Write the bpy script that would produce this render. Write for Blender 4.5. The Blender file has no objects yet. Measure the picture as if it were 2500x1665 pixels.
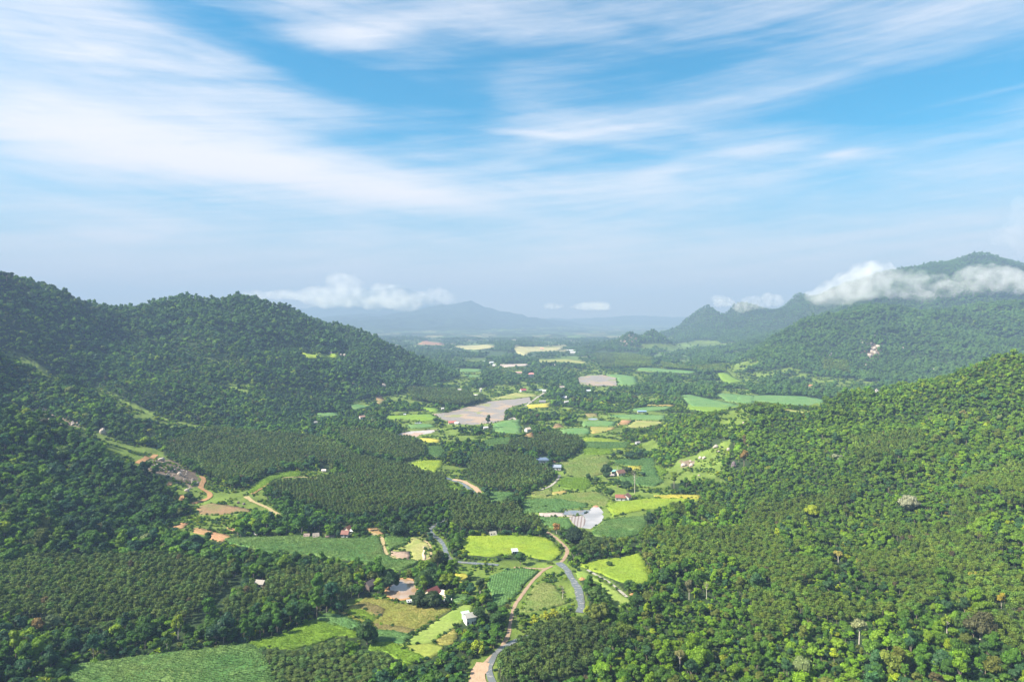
import bpy, math, random
import numpy as np
from mathutils import Vector
from mathutils.geometry import delaunay_2d_cdt
random.seed(7)
RNG = np.random.default_rng(7)
SC = bpy.context.scene
COL = SC.collection

# ------------------------------------------------------------------ camera
W0, H0, FPX, CX, CY = 2500.0, 1665.0, 1667.0, 1250.0, 832.5
CAMZ = 160.0
PITCH = math.atan((CY - 780.0) / FPX)
cam = bpy.data.cameras.new('camera')
cam.sensor_width = 36.0
cam.lens = 36.0 * FPX / W0
cam.clip_start = 1.0
cam.clip_end = 80000.0
co = bpy.data.objects.new('camera', cam)
co.location = (0, 0, CAMZ)
co.rotation_euler = (math.radians(90) - PITCH, 0, 0)
COL.objects.link(co)
SC.camera = co

# ------------------------------------------------------------------ light, view
SUN_AZ = math.radians(-104)     # measured from +Y towards +X : sun stands to the left, a little behind the camera
SUN_EL = math.radians(41)
sun = bpy.data.lights.new('sun', 'SUN')
sun.energy = 5.0
sun.angle = math.radians(0.5)
sun.color = (1.0, 0.94, 0.82)
so = bpy.data.objects.new('sun', sun)
sd = Vector((math.sin(SUN_AZ) * math.cos(SUN_EL), math.cos(SUN_AZ) * math.cos(SUN_EL), math.sin(SUN_EL)))
so.rotation_euler = sd.to_track_quat('Z', 'Y').to_euler()
so.location = (0, 0, 900)
COL.objects.link(so)
SC.view_settings.view_transform = 'Standard'
SC.view_settings.look = 'None'
SC.view_settings.gamma = 1.0
SC.view_settings.use_curve_mapping = False
SC.view_settings.exposure = 1.6
SC.render.film_transparent = False
cy = SC.cycles
cy.max_bounces = 6
cy.diffuse_bounces = 2
cy.glossy_bounces = 1
cy.transmission_bounces = 2
cy.transparent_max_bounces = 16
cy.volume_bounces = 5
cy.volume_step_rate = 1.0
cy.volume_max_steps = 128
cy.use_denoising = True
cy.sample_clamp_indirect = 4.0

# ------------------------------------------------------------------ node helper
class NT:
    def __init__(s, tree):
        s.t = tree; s.n = tree.nodes; s.l = tree.links
    def new(s, kind, **kw):
        nd = s.n.new(kind)
        for k, v in kw.items():
            setattr(nd, k, v)
        return nd
    def put(s, sock, v):
        if isinstance(v, bpy.types.NodeSocket):
            s.l.new(v, sock)
        else:
            sock.default_value = v
    def m(s, op, a, b=0.0, c=0.0, clamp=False):
        nd = s.n.new('ShaderNodeMath'); nd.operation = op; nd.use_clamp = clamp
        s.put(nd.inputs[0], a); s.put(nd.inputs[1], b); s.put(nd.inputs[2], c)
        return nd.outputs[0]
    def mix(s, f, a, b):
        nd = s.n.new('ShaderNodeMix'); nd.data_type = 'RGBA'
        s.put(nd.inputs[0], f)
        s.put(nd.inputs[6], a if isinstance(a, bpy.types.NodeSocket) else tuple(a) + (1,) if len(a) == 3 else a)
        s.put(nd.inputs[7], b if isinstance(b, bpy.types.NodeSocket) else tuple(b) + (1,) if len(b) == 3 else b)
        return nd.outputs[2]
    def mul(s, a, b):
        nd = s.n.new('ShaderNodeMix'); nd.data_type = 'RGBA'; nd.blend_type = 'MULTIPLY'
        nd.inputs[0].default_value = 1.0
        s.put(nd.inputs[6], a); s.put(nd.inputs[7], b)
        return nd.outputs[2]
    def noise(s, vec, scale, detail=3.0, rough=0.5, dist=0.0):
        nd = s.n.new('ShaderNodeTexNoise')
        if vec is not None: s.l.new(vec, nd.inputs['Vector'])
        nd.inputs['Scale'].default_value = scale
        nd.inputs['Detail'].default_value = detail
        nd.inputs['Roughness'].default_value = rough
        nd.inputs['Distortion'].default_value = dist
        return nd.outputs[0]
    def ss(s, x, lo, hi):
        nd = s.n.new('ShaderNodeMapRange'); nd.interpolation_type = 'SMOOTHSTEP'
        s.put(nd.inputs[0], x); s.put(nd.inputs[1], lo); s.put(nd.inputs[2], hi)
        return nd.outputs[0]

# ------------------------------------------------------------------ sky
# thin (-) and thick (+) places of the cirrus: bearing, height above the horizon, half widths, slope, amount
SKY_BLOBS = [(-22, 15, 17, 6.5, -.02, .22), (-36, 20, 6, 3, 0, .08), (3, 12, 16, 3.0, 0, .08), (-23, 21.5, 8, 1.5, -0.20, -0.55), (-15, 18.8, 6, 1.6, -0.22, -0.50), (-9.5, 17.8, 5, 2.4, 0.05, -0.55), (-3.5, 17.5, 3.5, 3.6, -0.2, -0.45),
             (1, 20.6, 8, 1.6, 0.12, -0.35), (13, 19.6, 10, 1.7, 0.12, -0.55), (9, 17.0, 7, 1.0, .05, -.25), (27, 15.6, 13, 1.9, 0.10, -0.60), (34, 14.5, 8, 2.6, 0.1, -0.35), (6, 13.0, 8, 1.0, 0.0, -0.30), (-16, 15.0, 9, 1.2, -.08, -.22),
             (-26, 12.4, 16, 2.0, -0.04, 0.55), (-12, 10.6, 11, 1.2, -0.10, 0.50), (-36, 15, 9, 5, 0, 0.25), (-8, 23.2, 9, 1.0, 0.25, 0.30), (-30, 9.0, 14, .8, -.03, -.12),
             (0, 15.2, 5, 0.30, -0.08, 0.30), (6, 15.0, 6, .35, .10, .22), (20, 13.2, 3.4, 0.55, 0, 0.42), (26, 12.3, 1.5, .3, .1, .35), (31, 23, 12, 3, 0, 0.22), (12, 11.6, 4, 1.0, .3, .22), (34, 15.0, 5, .25, .09, .4), (14, 16.6, 9, .4, .08, .2)]
world = bpy.data.worlds.new('World')
SC.world = world
world.use_nodes = True
w = NT(world.node_tree)
for nd in list(w.n): w.n.remove(nd)
sky = w.new('ShaderNodeTexSky', sky_type='NISHITA', sun_disc=False)
sky.sun_elevation = SUN_EL
sky.sun_rotation = SUN_AZ
sky.altitude = 200
sky.air_density = 1.0
sky.dust_density = 0.3
sky.ozone_density = 3.0
geo = w.new('ShaderNodeTexCoord')
sep = w.new('ShaderNodeSeparateXYZ'); w.l.new(geo.outputs['Generated'], sep.inputs[0])
X, Y, Z = sep.outputs
az = w.m('MULTIPLY', w.m('ARCTAN2', X, Y), 57.2958)           # degrees right of straight ahead
el = w.m('MULTIPLY', w.m('ARCSINE', Z), 57.2958)              # degrees above the horizon
# the cirrus hangs as a sheet: long streaks, nearly level, tilting up to the right; two directions of fibre
def streak(tl, sa, se, scale, det, ro, warpk, off):
    cmb = w.new('ShaderNodeCombineXYZ')
    tilt = w.m('SUBTRACT', el, w.m('MULTIPLY', az, tl))
    w.put(cmb.inputs[0], w.m('MULTIPLY', az, sa)); w.put(cmb.inputs[1], w.m('MULTIPLY', tilt, se)); cmb.inputs[2].default_value = off
    wp = w.new('ShaderNodeTexNoise'); w.l.new(cmb.outputs[0], wp.inputs['Vector']); wp.inputs['Scale'].default_value = .9; wp.inputs['Detail'].default_value = 3
    vm = w.new('ShaderNodeVectorMath', operation='SCALE'); w.l.new(wp.outputs[1], vm.inputs[0]); vm.inputs[3].default_value = warpk
    va = w.new('ShaderNodeVectorMath', operation='ADD'); w.l.new(cmb.outputs[0], va.inputs[0]); w.l.new(vm.outputs[0], va.inputs[1])
    return w.noise(va.outputs[0], scale, det, ro)
big = streak(.10, .030, .16, 1.5, 5, .55, .75, 0.0)
fib1 = streak(.09, .026, .34, 2.6, 9, .63, .9, 3.0)
fib2 = streak(-.14, .035, .30, 1.9, 8, .60, 1.0, 7.0)
soft_ = streak(.05, .07, .20, 1.2, 3, .5, .5, 11.0)
def blob(a0, e0, sa, se, slope=0.0):
    da = w.m('DIVIDE', w.m('SUBTRACT', az, a0), sa)
    de = w.m('DIVIDE', w.m('SUBTRACT', w.m('SUBTRACT', el, e0), w.m('MULTIPLY', w.m('SUBTRACT', az, a0), slope)), se)
    r2 = w.m('ADD', w.m('MULTIPLY', da, da), w.m('MULTIPLY', de, de))
    return w.m('POWER', 2.71828, w.m('MULTIPLY', r2, -1.0))
cov = w.m('ADD', w.m('MULTIPLY', w.m('SUBTRACT', big, 0.5), 0.65), w.m('MULTIPLY', w.m('SUBTRACT', fib1, 0.5), 1.0))
cov = w.m('ADD', cov, w.m('MULTIPLY', w.m('SUBTRACT', fib2, 0.5), 0.7))
cov = w.m('ADD', cov, w.m('MULTIPLY', w.m('SUBTRACT', soft_, 0.5), 0.6))
for a0, e0, sa, se, sl, k in SKY_BLOBS:
    cov = w.m('ADD', cov, w.m('MULTIPLY', blob(a0, e0, sa, se, sl), k))
low = w.m('MULTIPLY', w.ss(el, 12.0, 1.0), 0.12)             # the veil grows thicker with the longer path
cov = w.m('ADD', w.m('ADD', cov, low), 0.60)
cov = w.ss(cov, 0.0, 1.5)
hs = w.new('ShaderNodeHueSaturation'); hs.inputs['Saturation'].default_value = 2.3; hs.inputs['Hue'].default_value = 0.478
hs.inputs['Value'].default_value = 1.2
w.l.new(sky.outputs[0], hs.inputs['Color'])
clear = w.mix(w.m('MULTIPLY', w.ss(el, 13.0, 0.0), .85), hs.outputs[0], (4.9, 4.2, 4.5))
col = w.mix(cov, clear, (7.4, 7.3, 7.6))
bg = w.new('ShaderNodeBackground'); w.l.new(col, bg.inputs[0]); bg.inputs[1].default_value = 0.05
wo = w.new('ShaderNodeOutputWorld'); w.l.new(bg.outputs[0], wo.inputs[0])

# ------------------------------------------------------------------ noise
def _hash(i, j, seed):
    h = (i.astype(np.int64) * 374761393 + j.astype(np.int64) * 668265263 + seed * 974634777) & 0xffffffff
    h = ((h ^ (h >> 13)) * 1274126177) & 0xffffffff
    return ((h ^ (h >> 16)) & 0xffffff) / float(0xffffff)
def vnoise(x, y, seed=0):
    i = np.floor(x); j = np.floor(y); fx = x - i; fy = y - j
    fx = fx * fx * (3 - 2 * fx); fy = fy * fy * (3 - 2 * fy)
    a = _hash(i, j, seed); b = _hash(i + 1, j, seed); c = _hash(i, j + 1, seed); d = _hash(i + 1, j + 1, seed)
    return (a * (1 - fx) + b * fx) * (1 - fy) + (c * (1 - fx) + d * fx) * fy
def fbm(x, y, oct=4, seed=0):
    s = 0; a = 1; t = 0
    for k in range(oct):
        s = s + a * vnoise(x * 2 ** k + 17.3 * k, y * 2 ** k - 9.1 * k, seed + k); t += a; a *= 0.5
    return s / t

# ------------------------------------------------------------------ photograph pixels <-> rays
CP, SP = math.cos(PITCH), math.sin(PITCH)
def ray(u, v):
    a = (np.asarray(u, float) - CX) / FPX; c = (CY - np.asarray(v, float)) / FPX
    return a, CP + c * SP, -SP + c * CP
def at(u, v, Yd):
    a, b, c = ray(u, v); t = Yd / b
    return a * t, Yd + 0 * a, CAMZ + c * t
def project(x, y, z):
    zz = z - CAMZ
    f = y * CP - zz * SP; up = y * SP + zz * CP
    f = np.maximum(f, 1e-3)
    return CX + FPX * x / f, CY - FPX * up / f

# ------------------------------------------------------------------ terrain
PTS = []           # x, y, z
def cp(*rows):
    for u, v, Yd in rows:
        x, y, z = at(u, v, Yd); PTS.append((float(x), float(y), float(z)))
def ridge(rows, back, drop, front=None, fdrop=None, step=2):
    dens = []
    for (a, b) in zip(rows[:-1], rows[1:]):
        for k in range(step):
            t = k / step; dens.append(tuple(a[i] * (1 - t) + b[i] * t for i in range(3)))
    dens.append(rows[-1])
    for u, v, Yd in dens:
        x, y, z = (float(q) for q in at(u, v, Yd)); PTS.append((x, y, z))
        s = back / math.hypot(x, y)
        PTS.append((x * (1 + s), y * (1 + s), z * drop))
        if front:
            s = -front / math.hypot(x, y); PTS.append((x * (1 + s), y * (1 + s), max(0, z * fdrop)))
# left hill: crest, then its face
ridge([(-420, 560, 1000), (-200, 610, 1080), (0, 678, 1180), (54, 697, 1220), (109, 712, 1280), (152, 729, 1320), (231, 760, 1390), (285, 762, 1430), (353, 761, 1480),
       (408, 748, 1500), (462, 742, 1520), (530, 746, 1550), (598, 737, 1580), (640, 742, 1600), (679, 760, 1620), (722, 773, 1650), (774, 791, 1690),
       (831, 806, 1730), (872, 816, 1770), (912, 835, 1810), (967, 861, 1860), (1008, 878, 1890), (1062, 897, 1910), (1130, 922, 1900)], 350, 0.45)
cp((120, 840, 1080), (240, 850, 1200), (360, 850, 1260), (500, 850, 1330), (620, 850, 1370), (740, 870, 1400), (860, 900, 1450), (950, 920, 1520), (1030, 930, 1650))
cp((300, 940, 1010), (420, 950, 1050), (540, 950, 1130), (660, 950, 1200), (780, 950, 1270), (880, 960, 1330), (1000, 955, 1480))
cp((560, 1010, 1000), (660, 1010, 1060), (780, 1010, 1110), (640, 1050, 960), (520, 1050, 920))
# second spur on the left
ridge([(-300, 800, 820), (-100, 830, 860), (0, 862, 900), (100, 905, 895), (239, 955, 890), (348, 1006, 880), (408, 1030, 870), (516, 1055, 860)], 90, 0.62, 90, 0.62)
# nearest spur on the left with the boulders
ridge([(-300, 930, 640), (-120, 965, 650), (0, 1000, 665), (82, 1026, 660), (163, 1050, 655), (245, 1073, 650), (312, 1092, 645), (380, 1110, 640), (408, 1130, 635), (462, 1158, 635), (516, 1190, 635)], 80, 0.55)
cp((0, 1200, 520), (0, 1350, 425), (0, 1500, 356), (200, 1200, 535), (380, 1250, 562), (300, 1330, 480), (200, 1350, 445), (0, 1665, 296), (-300, 1300, 430), (-300, 1500, 350), (-300, 1700, 280))
# plantation mounds
cp((600, 1085, 830), (700, 1085, 840), (520, 1100, 790), (900, 1040, 975), (960, 1065, 905), (760, 1180, 655), (880, 1165, 680), (980, 1190, 645), (680, 1200, 625), (1080, 1220, 602))
# right slope
ridge([(1594, 1110, 808), (1650, 1060, 845), (1716, 1010, 880), (1770, 1003, 860), (1840, 994, 850), (1920, 1020, 815), (1966, 1024, 810), (1990, 1008, 820), (2026, 995, 830), (2067, 975, 840),
       (2110, 965, 840), (2186, 956, 840), (2231, 950, 830), (2305, 930, 820), (2335, 913, 810), (2394, 899, 800), (2500, 886, 780), (2700, 840, 760), (2950, 790, 740)], 160, 0.35)
cp((1640, 1230, 593), (1700, 1200, 625), (1840, 1150, 650), (1840, 1050, 770), (2100, 1100, 655), (2100, 1300, 475), (2100, 1010, 775), (2300, 1100, 610), (2300, 1300, 452),
   (2300, 980, 745), (1700, 1400, 425), (1900, 1400, 410), (2100, 1500, 350), (2300, 1500, 338), (2500, 1665, 275), (2500, 1500, 325), (2500, 1300, 420), (2500, 1100, 565), (2500, 980, 680),
   (1900, 1600, 316), (2800, 1100, 540), (2800, 1400, 360), (1950, 1220, 560), (2200, 1200, 545), (2400, 1200, 480))
# hazy hill on the right beyond the side valley
ridge([(1790, 925, 1950), (1840, 870, 2080), (1889, 832, 2200), (1949, 802, 2280), (2008, 778, 2330), (2053, 765, 2370), (2082, 762, 2390), (2148, 749, 2420), (2186, 760, 2430), (2231, 769, 2450), (2305, 769, 2480),
       (2395, 754, 2500), (2454, 754, 2500), (2500, 763, 2520), (2700, 740, 2560), (2950, 720, 2500)], 330, 0.72)
cp((1919, 929, 1790), (2067, 938, 1690), (2200, 940, 1660), (2400, 940, 1600), (2050, 880, 1960), (2200, 870, 1980), (2400, 860, 1960), (2150, 810, 2190), (2400, 810, 2180), (2700, 860, 1850), (2700, 950, 1500))
# ranges behind it
ridge([(1450, 838, 3900), (1515, 833, 3500), (1540, 817, 3500), (1561, 826, 3500), (1591, 811, 3500), (1613, 824, 3500), (1660, 850, 3400)], 250, 0.25, 200, 0.3)
ridge([(1608, 822, 5200), (1627, 811, 5000), (1675, 788, 4900), (1697, 784, 4800), (1730, 769, 4700), (1743, 769, 4700), (1760, 780, 4650), (1784, 763, 4600), (1809, 753, 4600), (1859, 753, 4600), (1913, 753, 4550), (1952, 737, 4500),
       (1984, 749, 4450), (2023, 760, 4400)], 600, 0.4, 700, 0.35)
ridge([(1960, 765, 4000), (2030, 720, 3900), (2100, 690, 3850), (2169, 664, 3800), (2216, 661, 3800), (2255, 649, 3800), (2305, 643, 3800), (2341, 635, 3800), (2365, 624, 3800), (2388, 620, 3800), (2412, 623, 3800), (2448, 636, 3800), (2496, 651, 3800), (2600, 680, 3750), (2800, 700, 3650)], 900, 0.5, 650, 0.68)
# faint far mountains
ridge([(640, 790, 12300), (736, 757, 16000), (820, 730, 16000), (899, 712, 16000), (961, 700, 16000), (1000, 711, 16000), (1060, 735, 16000), (1143, 742, 11550), (1160, 749, 11550), (1198, 762, 11550), (1240, 768, 11700), (1309, 783, 16000), (1380, 792, 12300)], 1800, 0.4, 900, 0.5, step=1)
ridge([(-600, 700, 10500), (-200, 720, 11250), (300, 745, 16000), (560, 765, 12300)], 1800, 0.4, 900, 0.5, step=1)
ridge([(1300, 782, 16500), (1450, 777, 16000), (1560, 776, 16000), (1700, 776, 16000), (1900, 770, 16000), (2500, 750, 15500), (3100, 740, 14000)], 1500, 0.6, 1500, 0.3, step=1)
# flat valley floor
floor_px = []
for v_ in (1665, 1560, 1460, 1370):
    for u_ in (420, 560, 700, 850, 1000, 1150, 1300, 1450, 1560): floor_px.append((u_, v_))
for v_, lo_, hi_ in ((1300, 470, 1680), (1240, 540, 1640), (1190, 1100, 1640), (1140, 1060, 1600), (1100, 1060, 1560), (1060, 1030, 1560), (1020, 900, 1600), (990, 900, 1640),
                     (960, 1080, 1900), (930, 1150, 1880), (905, 1130, 1800), (885, 1100, 1700), (866, 1040, 1600), (850, 1040, 1500), (838, 1000, 1450), (826, 960, 1450), (815, 930, 1500)):
    for u_ in np.linspace(lo_, hi_, 7): floor_px.append((float(u_), v_))
for u_, v_ in floor_px:
    a, b, c = ray(u_, v_); t = -CAMZ / c; PTS.append((float(a * t), float(b * t), 0.0))
cp((2130, 985, 1300), (2000, 975, 1370), (2300, 965, 1370), (1950, 955, 1530))
for th in (-58, -45, -30, -15, 0, 15, 30, 45, 58):
    for r_ in (15, 60, 140):
        PTS.append((r_ * math.sin(math.radians(th)), r_ * math.cos(math.radians(th)), 2.0 if abs(th) < 20 else 10.0))
PTS = np.array(PTS)
KTH, KR = 1.0, 1.35
def ctl(x, y):
    return np.stack([KTH * np.arctan2(x, y), KR * np.log(np.hypot(x, y) / 100.0) * 0.55], -1)
Pc = ctl(PTS[:, 0], PTS[:, 1])
def rad(a, b):
    d = np.sqrt(((a[:, None, :] - b[None, :, :]) ** 2).sum(-1))
    return d
# heights are interpolated as (height / distance), so near and far ground get even weight
Rp = np.hypot(PTS[:, 0], PTS[:, 1])
val = PTS[:, 2] / Rp
A = rad(Pc, Pc) + np.eye(len(Pc)) * -0.0008
n_ = len(Pc)
M_ = np.zeros((n_ + 1, n_ + 1)); M_[:n_, :n_] = A; M_[n_, :n_] = 1; M_[:n_, n_] = 1
sol = np.linalg.lstsq(M_, np.append(val, 0), rcond=None)[0]
TH = np.radians(np.linspace(-62, 62, 800))
RR = np.concatenate([np.linspace(8, 120, 12)[:-1], np.geomspace(120, 19000, 660)])
tg, rg = np.meshgrid(TH, RR)
gx, gy = rg * np.sin(tg), rg * np.cos(tg)
Z_ = np.empty(gx.size)
cc = ctl(gx.ravel(), gy.ravel())
for i in range(0, gx.size, 20000):
    Z_[i:i + 20000] = rad(cc[i:i + 20000], Pc) @ sol[:n_] + sol[n_]
Z_ = Z_.reshape(gx.shape) * rg
soft = lambda z, k: np.where(z > 4 * k, z, k * np.log1p(np.exp(np.clip(z / k, -40, 5))))
Z_ = soft(Z_ - 1.5, 1.2) 
hm = np.clip((Z_ - 4) / 60.0, 0, 1.6)
gul = 1 - np.abs(2 * fbm(gx / 230.0, gy / 230.0, 5, 3) - 1)
gul2 = 1 - np.abs(2 * fbm(gx / 520.0 + 3, gy / 520.0, 3, 13) - 1)
hm = hm * (1 - .7 * np.clip((rg - 3000) / 600, 0, 1))
Z_ = Z_ + hm * (gul - 0.78) * 36 + hm * (gul2 - .88) * 30 + hm * (fbm(gx / 45, gy / 45, 3, 9) - .5) * 8
farm = np.clip((rg - 5200) / 2500, .12 * (rg > 3200), 1) * np.clip(Z_ / 60, 0, 1)
Z_ += farm * ((1 - np.abs(2 * fbm(gx / 480, gy / 480, 4, 6) - 1)) - .72) * 80
Z_ += farm * ((1 - np.abs(2 * fbm(gx / 1100, gy / 1100, 6, 5) - 1)) - .72) * 210
roll = np.clip((rg - 1800) / 2500, 0, 1) * (1 - np.clip(Z_ / 60, 0, 1))
Z_ += roll * np.clip(fbm(gx / 420, gy / 420, 4, 21) - .5, 0, 1) * 70
Z_ += np.clip(hm, 0, .1) * 10 * (fbm(gx / 9, gy / 9, 2, 31) - .5)
for u_, v_, Yd_, sx_, sy_, a_ in ((1732, 768, 4750, 85, 300, 62), (1764, 780, 4650, 45, 300, -62), (1690, 786, 4850, 70, 260, 26), (1805, 753, 4600, 90, 300, 30), (1880, 756, 4560, 90, 300, -34), (1952, 737, 4500, 75, 300, 52),
                                  (2010, 752, 4450, 60, 250, -30), (1640, 806, 5000, 60, 250, -22), (1591, 811, 3500, 50, 120, 10), (1540, 817, 3500, 40, 120, 6), (1566, 822, 3500, 30, 140, -16),
                                  (1125, 744, 11600, 520, 900, 10), (961, 703, 12000, 420, 900, -60), (830, 730, 12000, 520, 900, 70)):
    x_, y_, z__ = (float(k) for k in at(u_, v_, Yd_))
    Z_ += a_ * np.exp(-((gx - x_) / sx_) ** 2 - ((gy - y_) / sy_) ** 2)
Z_ = np.maximum(Z_, 0)
LR = np.log(RR)
def H(x, y):
    x = np.asarray(x, float); y = np.asarray(y, float)
    th = np.arctan2(x, y); r = np.hypot(x, y)
    fi = np.clip((th - TH[0]) / (TH[1] - TH[0]), 0, len(TH) - 1.001)
    j = np.clip(np.searchsorted(RR, r) - 1, 0, len(RR) - 2)
    fr = np.clip((r - RR[j]) / (RR[j + 1] - RR[j]), 0, 1)
    i = fi.astype(int); ft = fi - i
    return (Z_[j, i] * (1 - ft) + Z_[j, i + 1] * ft) * (1 - fr) + (Z_[j + 1, i] * (1 - ft) + Z_[j + 1, i + 1] * ft) * fr
# the relief noise must not move the crests: pull the ground back to the surveyed crest points
num = np.zeros_like(Z_); den = np.zeros_like(Z_)
for px_, py_, pz_ in PTS:
    r_ = math.hypot(px_, py_)
    if pz_ < 60 or r_ > 3000 or r_ < 300: continue
    err = pz_ - float(H(px_, py_)); s_ = .045 * r_
    j0, j1 = np.searchsorted(RR, (r_ - 2.6 * s_, r_ + 2.6 * s_)); t_ = math.atan2(px_, py_)
    i0, i1 = np.searchsorted(TH, (t_ - .12, t_ + .12))
    if i1 <= i0: continue
    g_ = np.exp(-((gx[j0:j1, i0:i1] - px_) ** 2 + (gy[j0:j1, i0:i1] - py_) ** 2) / (2 * s_ * s_))
    num[j0:j1, i0:i1] += g_ * err; den[j0:j1, i0:i1] += g_
Z_ = np.maximum(Z_ + num / (den + .15), 0)
# visibility horizon: highest elevation angle met so far along every azimuth
ELV = (Z_ - CAMZ) / rg
RUN = np.maximum.accumulate(ELV, 0)
def hidden(x, y, top, marg=0.004):
    th = np.arctan2(x, y); r = np.hypot(x, y)
    i = np.clip(((th - TH[0]) / (TH[1] - TH[0])).round().astype(int), 0, len(TH) - 1)
    j = np.clip(np.searchsorted(RR, r) - 2, 0, len(RR) - 1)
    return (top - CAMZ) / r < RUN[j, i] - marg
TLOG = np.geomspace(150, 18500, 900)
def drop(u, v):
    """where the ray through a pixel of the photograph meets the ground"""
    u = np.atleast_1d(np.asarray(u, float)); v = np.atleast_1d(np.asarray(v, float))
    a, b, c = ray(u, v)
    t = TLOG[None, :]
    x = a[:, None] * t; y = b[:, None] * t; z = CAMZ + c[:, None] * t
    below = z < H(x, y)
    k = np.where(below.any(1), below.argmax(1), len(TLOG) - 1)
    k = np.maximum(k, 1)
    lo = TLOG[k - 1].copy(); hi = TLOG[k].copy()
    for _ in range(14):
        mid = .5 * (lo + hi)
        bb = CAMZ + c * mid < H(a * mid, b * mid)
        hi = np.where(bb, mid, hi); lo = np.where(bb, lo, mid)
    return a * hi, b * hi, H(a * hi, b * hi)

def tag(o, label=None, cat=None, group=None, kind=None):
    if label: o['label'] = label
    if cat: o['category'] = cat
    if group: o['group'] = group
    if kind: o['kind'] = kind
    return o
def mesh_np(name, V, F, mats=None, midx=None, smooth=False, attrs=None, obj=True):
    me = bpy.data.meshes.new(name)
    V = np.asarray(V, np.float32)
    if isinstance(F, np.ndarray):
        nf, k = F.shape
        me.vertices.add(len(V)); me.loops.add(nf * k); me.polygons.add(nf)
        me.vertices.foreach_set('co', V.ravel())
        me.loops.foreach_set('vertex_index', F.astype(np.int32).ravel())
        me.polygons.foreach_set('loop_start', np.arange(0, nf * k, k, dtype=np.int32))
    else:
        me.from_pydata(V.tolist(), [], [list(map(int, f)) for f in F])
    if mats:
        for m_ in mats: me.materials.append(m_)
    if midx is not None: me.polygons.foreach_set('material_index', np.asarray(midx, np.int32))
    me.update(calc_edges=True)
    me.polygons.foreach_set('use_smooth', np.full(len(me.polygons), smooth))
    for an, (typ, dom, data) in (attrs or {}).items():
        at_ = me.attributes.new(an, typ, dom)
        if typ == 'FLOAT_COLOR':
            d = np.concatenate([data, np.ones((len(data), 1))], 1); at_.data.foreach_set('color', d.astype(np.float32).ravel())
        elif typ == 'FLOAT': at_.data.foreach_set('value', np.asarray(data, np.float32))
        elif typ == 'FLOAT_VECTOR': at_.data.foreach_set('vector', np.asarray(data, np.float32).ravel())
        elif typ == 'INT': at_.data.foreach_set('value', np.asarray(data, np.int32))
    if not obj: return me
    o = bpy.data.objects.new(name, me); COL.objects.link(o)
    return o
def mat(name, rough=0.9, spec=0.2):
    m_ = bpy.data.materials.new(name); m_.use_nodes = True
    t = NT(m_.node_tree); b = t.n['Principled BSDF']
    b.inputs['Roughness'].default_value = rough
    b.inputs['Specular IOR Level'].default_value = spec
    return m_, t, b
# ------------------------------------------------------------------ land cover, traced from enlarged tiles of the photograph
TILES = {'A': (0, 1300, 3.68), 'B': (600, 1300, 3.68), 'C': (1200, 1300, 3.68), 'D': (1800, 1300, 3.364), 'E': (0, 950, 3.68), 'F': (600, 950, 3.68),
         'G': (1200, 950, 3.68), 'H': (1800, 950, 3.364), 'I': (0, 640, 3.68), 'J': (600, 640, 3.68), 'K': (1200, 640, 3.68), 'L': (1800, 590, 3.364),
         'M': (900, 780, 3.925), 'N': (1300, 1080, 5.8875), 'S': (0, 0, 1.0), 'P': (900, 1350, 7.359)}
def P(s):
    """'B 1,2 3,4 C 5,6' -> pixels of the photograph"""
    out = []; t = None
    for w_ in s.split():
        if w_ in TILES: t = TILES[w_]; continue
        a, b = w_.split(','); out.append((t[0] + float(a) / t[2], t[1] + float(b) / t[2]))
    return np.array(out)
def inpoly(px, py, poly):
    x0, y0 = poly.min(0); x1, y1 = poly.max(0)
    res = np.zeros(len(px), bool)
    k = np.where((px > x0) & (px < x1) & (py > y0) & (py < y1))[0]
    if not len(k): return res
    X_, Y_ = px[k], py[k]; ins = np.zeros(len(k), bool)
    n = len(poly)
    for i in range(n):
        xa, ya = poly[i]; xb, yb = poly[(i + 1) % n]
        c = ((ya > Y_) != (yb > Y_)) & (X_ < (xb - xa) * (Y_ - ya) / (yb - ya + 1e-9) + xa)
        ins ^= c
    res[k] = ins
    return res
HOUSES_AT = 'N 148,285;N 352,388;N 1262,825;N 1350,820;N 1318,828;N 1258,468;N 1185,440;N 1128,490;B 2015,815;B 1672,560;B 1775,560;B 1112,515;B 132,475;B 630,45;B 895,35;F 915,1285;F 2218,1312;C 208,190;F 1045,265;F 628,312;F 703,742;G 1350,212;G 325,380;M 800,1000;M 845,1005;M 1122,1048;M 1560,545;M 1440,520;M 1480,692;M 1025,735;M 1075,695;M 868,688;M 1895,800;M 1880,757;M 1683,702;M 1640,682;M 1665,800;M 2110,695;M 1852,655;M 708,866;M 1178,425;M 1203,448;M 1660,292;K 730,822;L 600,1192;L 1145,1238;G 1725,690;G 1795,688;G 1910,625;G 2012,525;G 2127,545;G 2172,700;E 925,400;E 1452,645;L 1108,908;L 1085,948;L 1125,882;J 870,840;J 1237,1115;C 1692,1225;C 1662,440;D 1995,875;D 1000,915;H 1410,1000;C 270,830;C 385,820;C 480,780;C 560,755;C 650,725;C 865,720;B 1960,1080;B 2090,1080;B 1090,1000;B 1090,960;C 1932,600;C 1775,600;D 2168,620;D 1722,830;D 830,260;A 1600,960;N 345,1310;N 620,1440;N 1065,500;N 1690,1150;E 552,640;E 1352,415;H 612,1045;H 55,640;N 2035,660'
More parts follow.
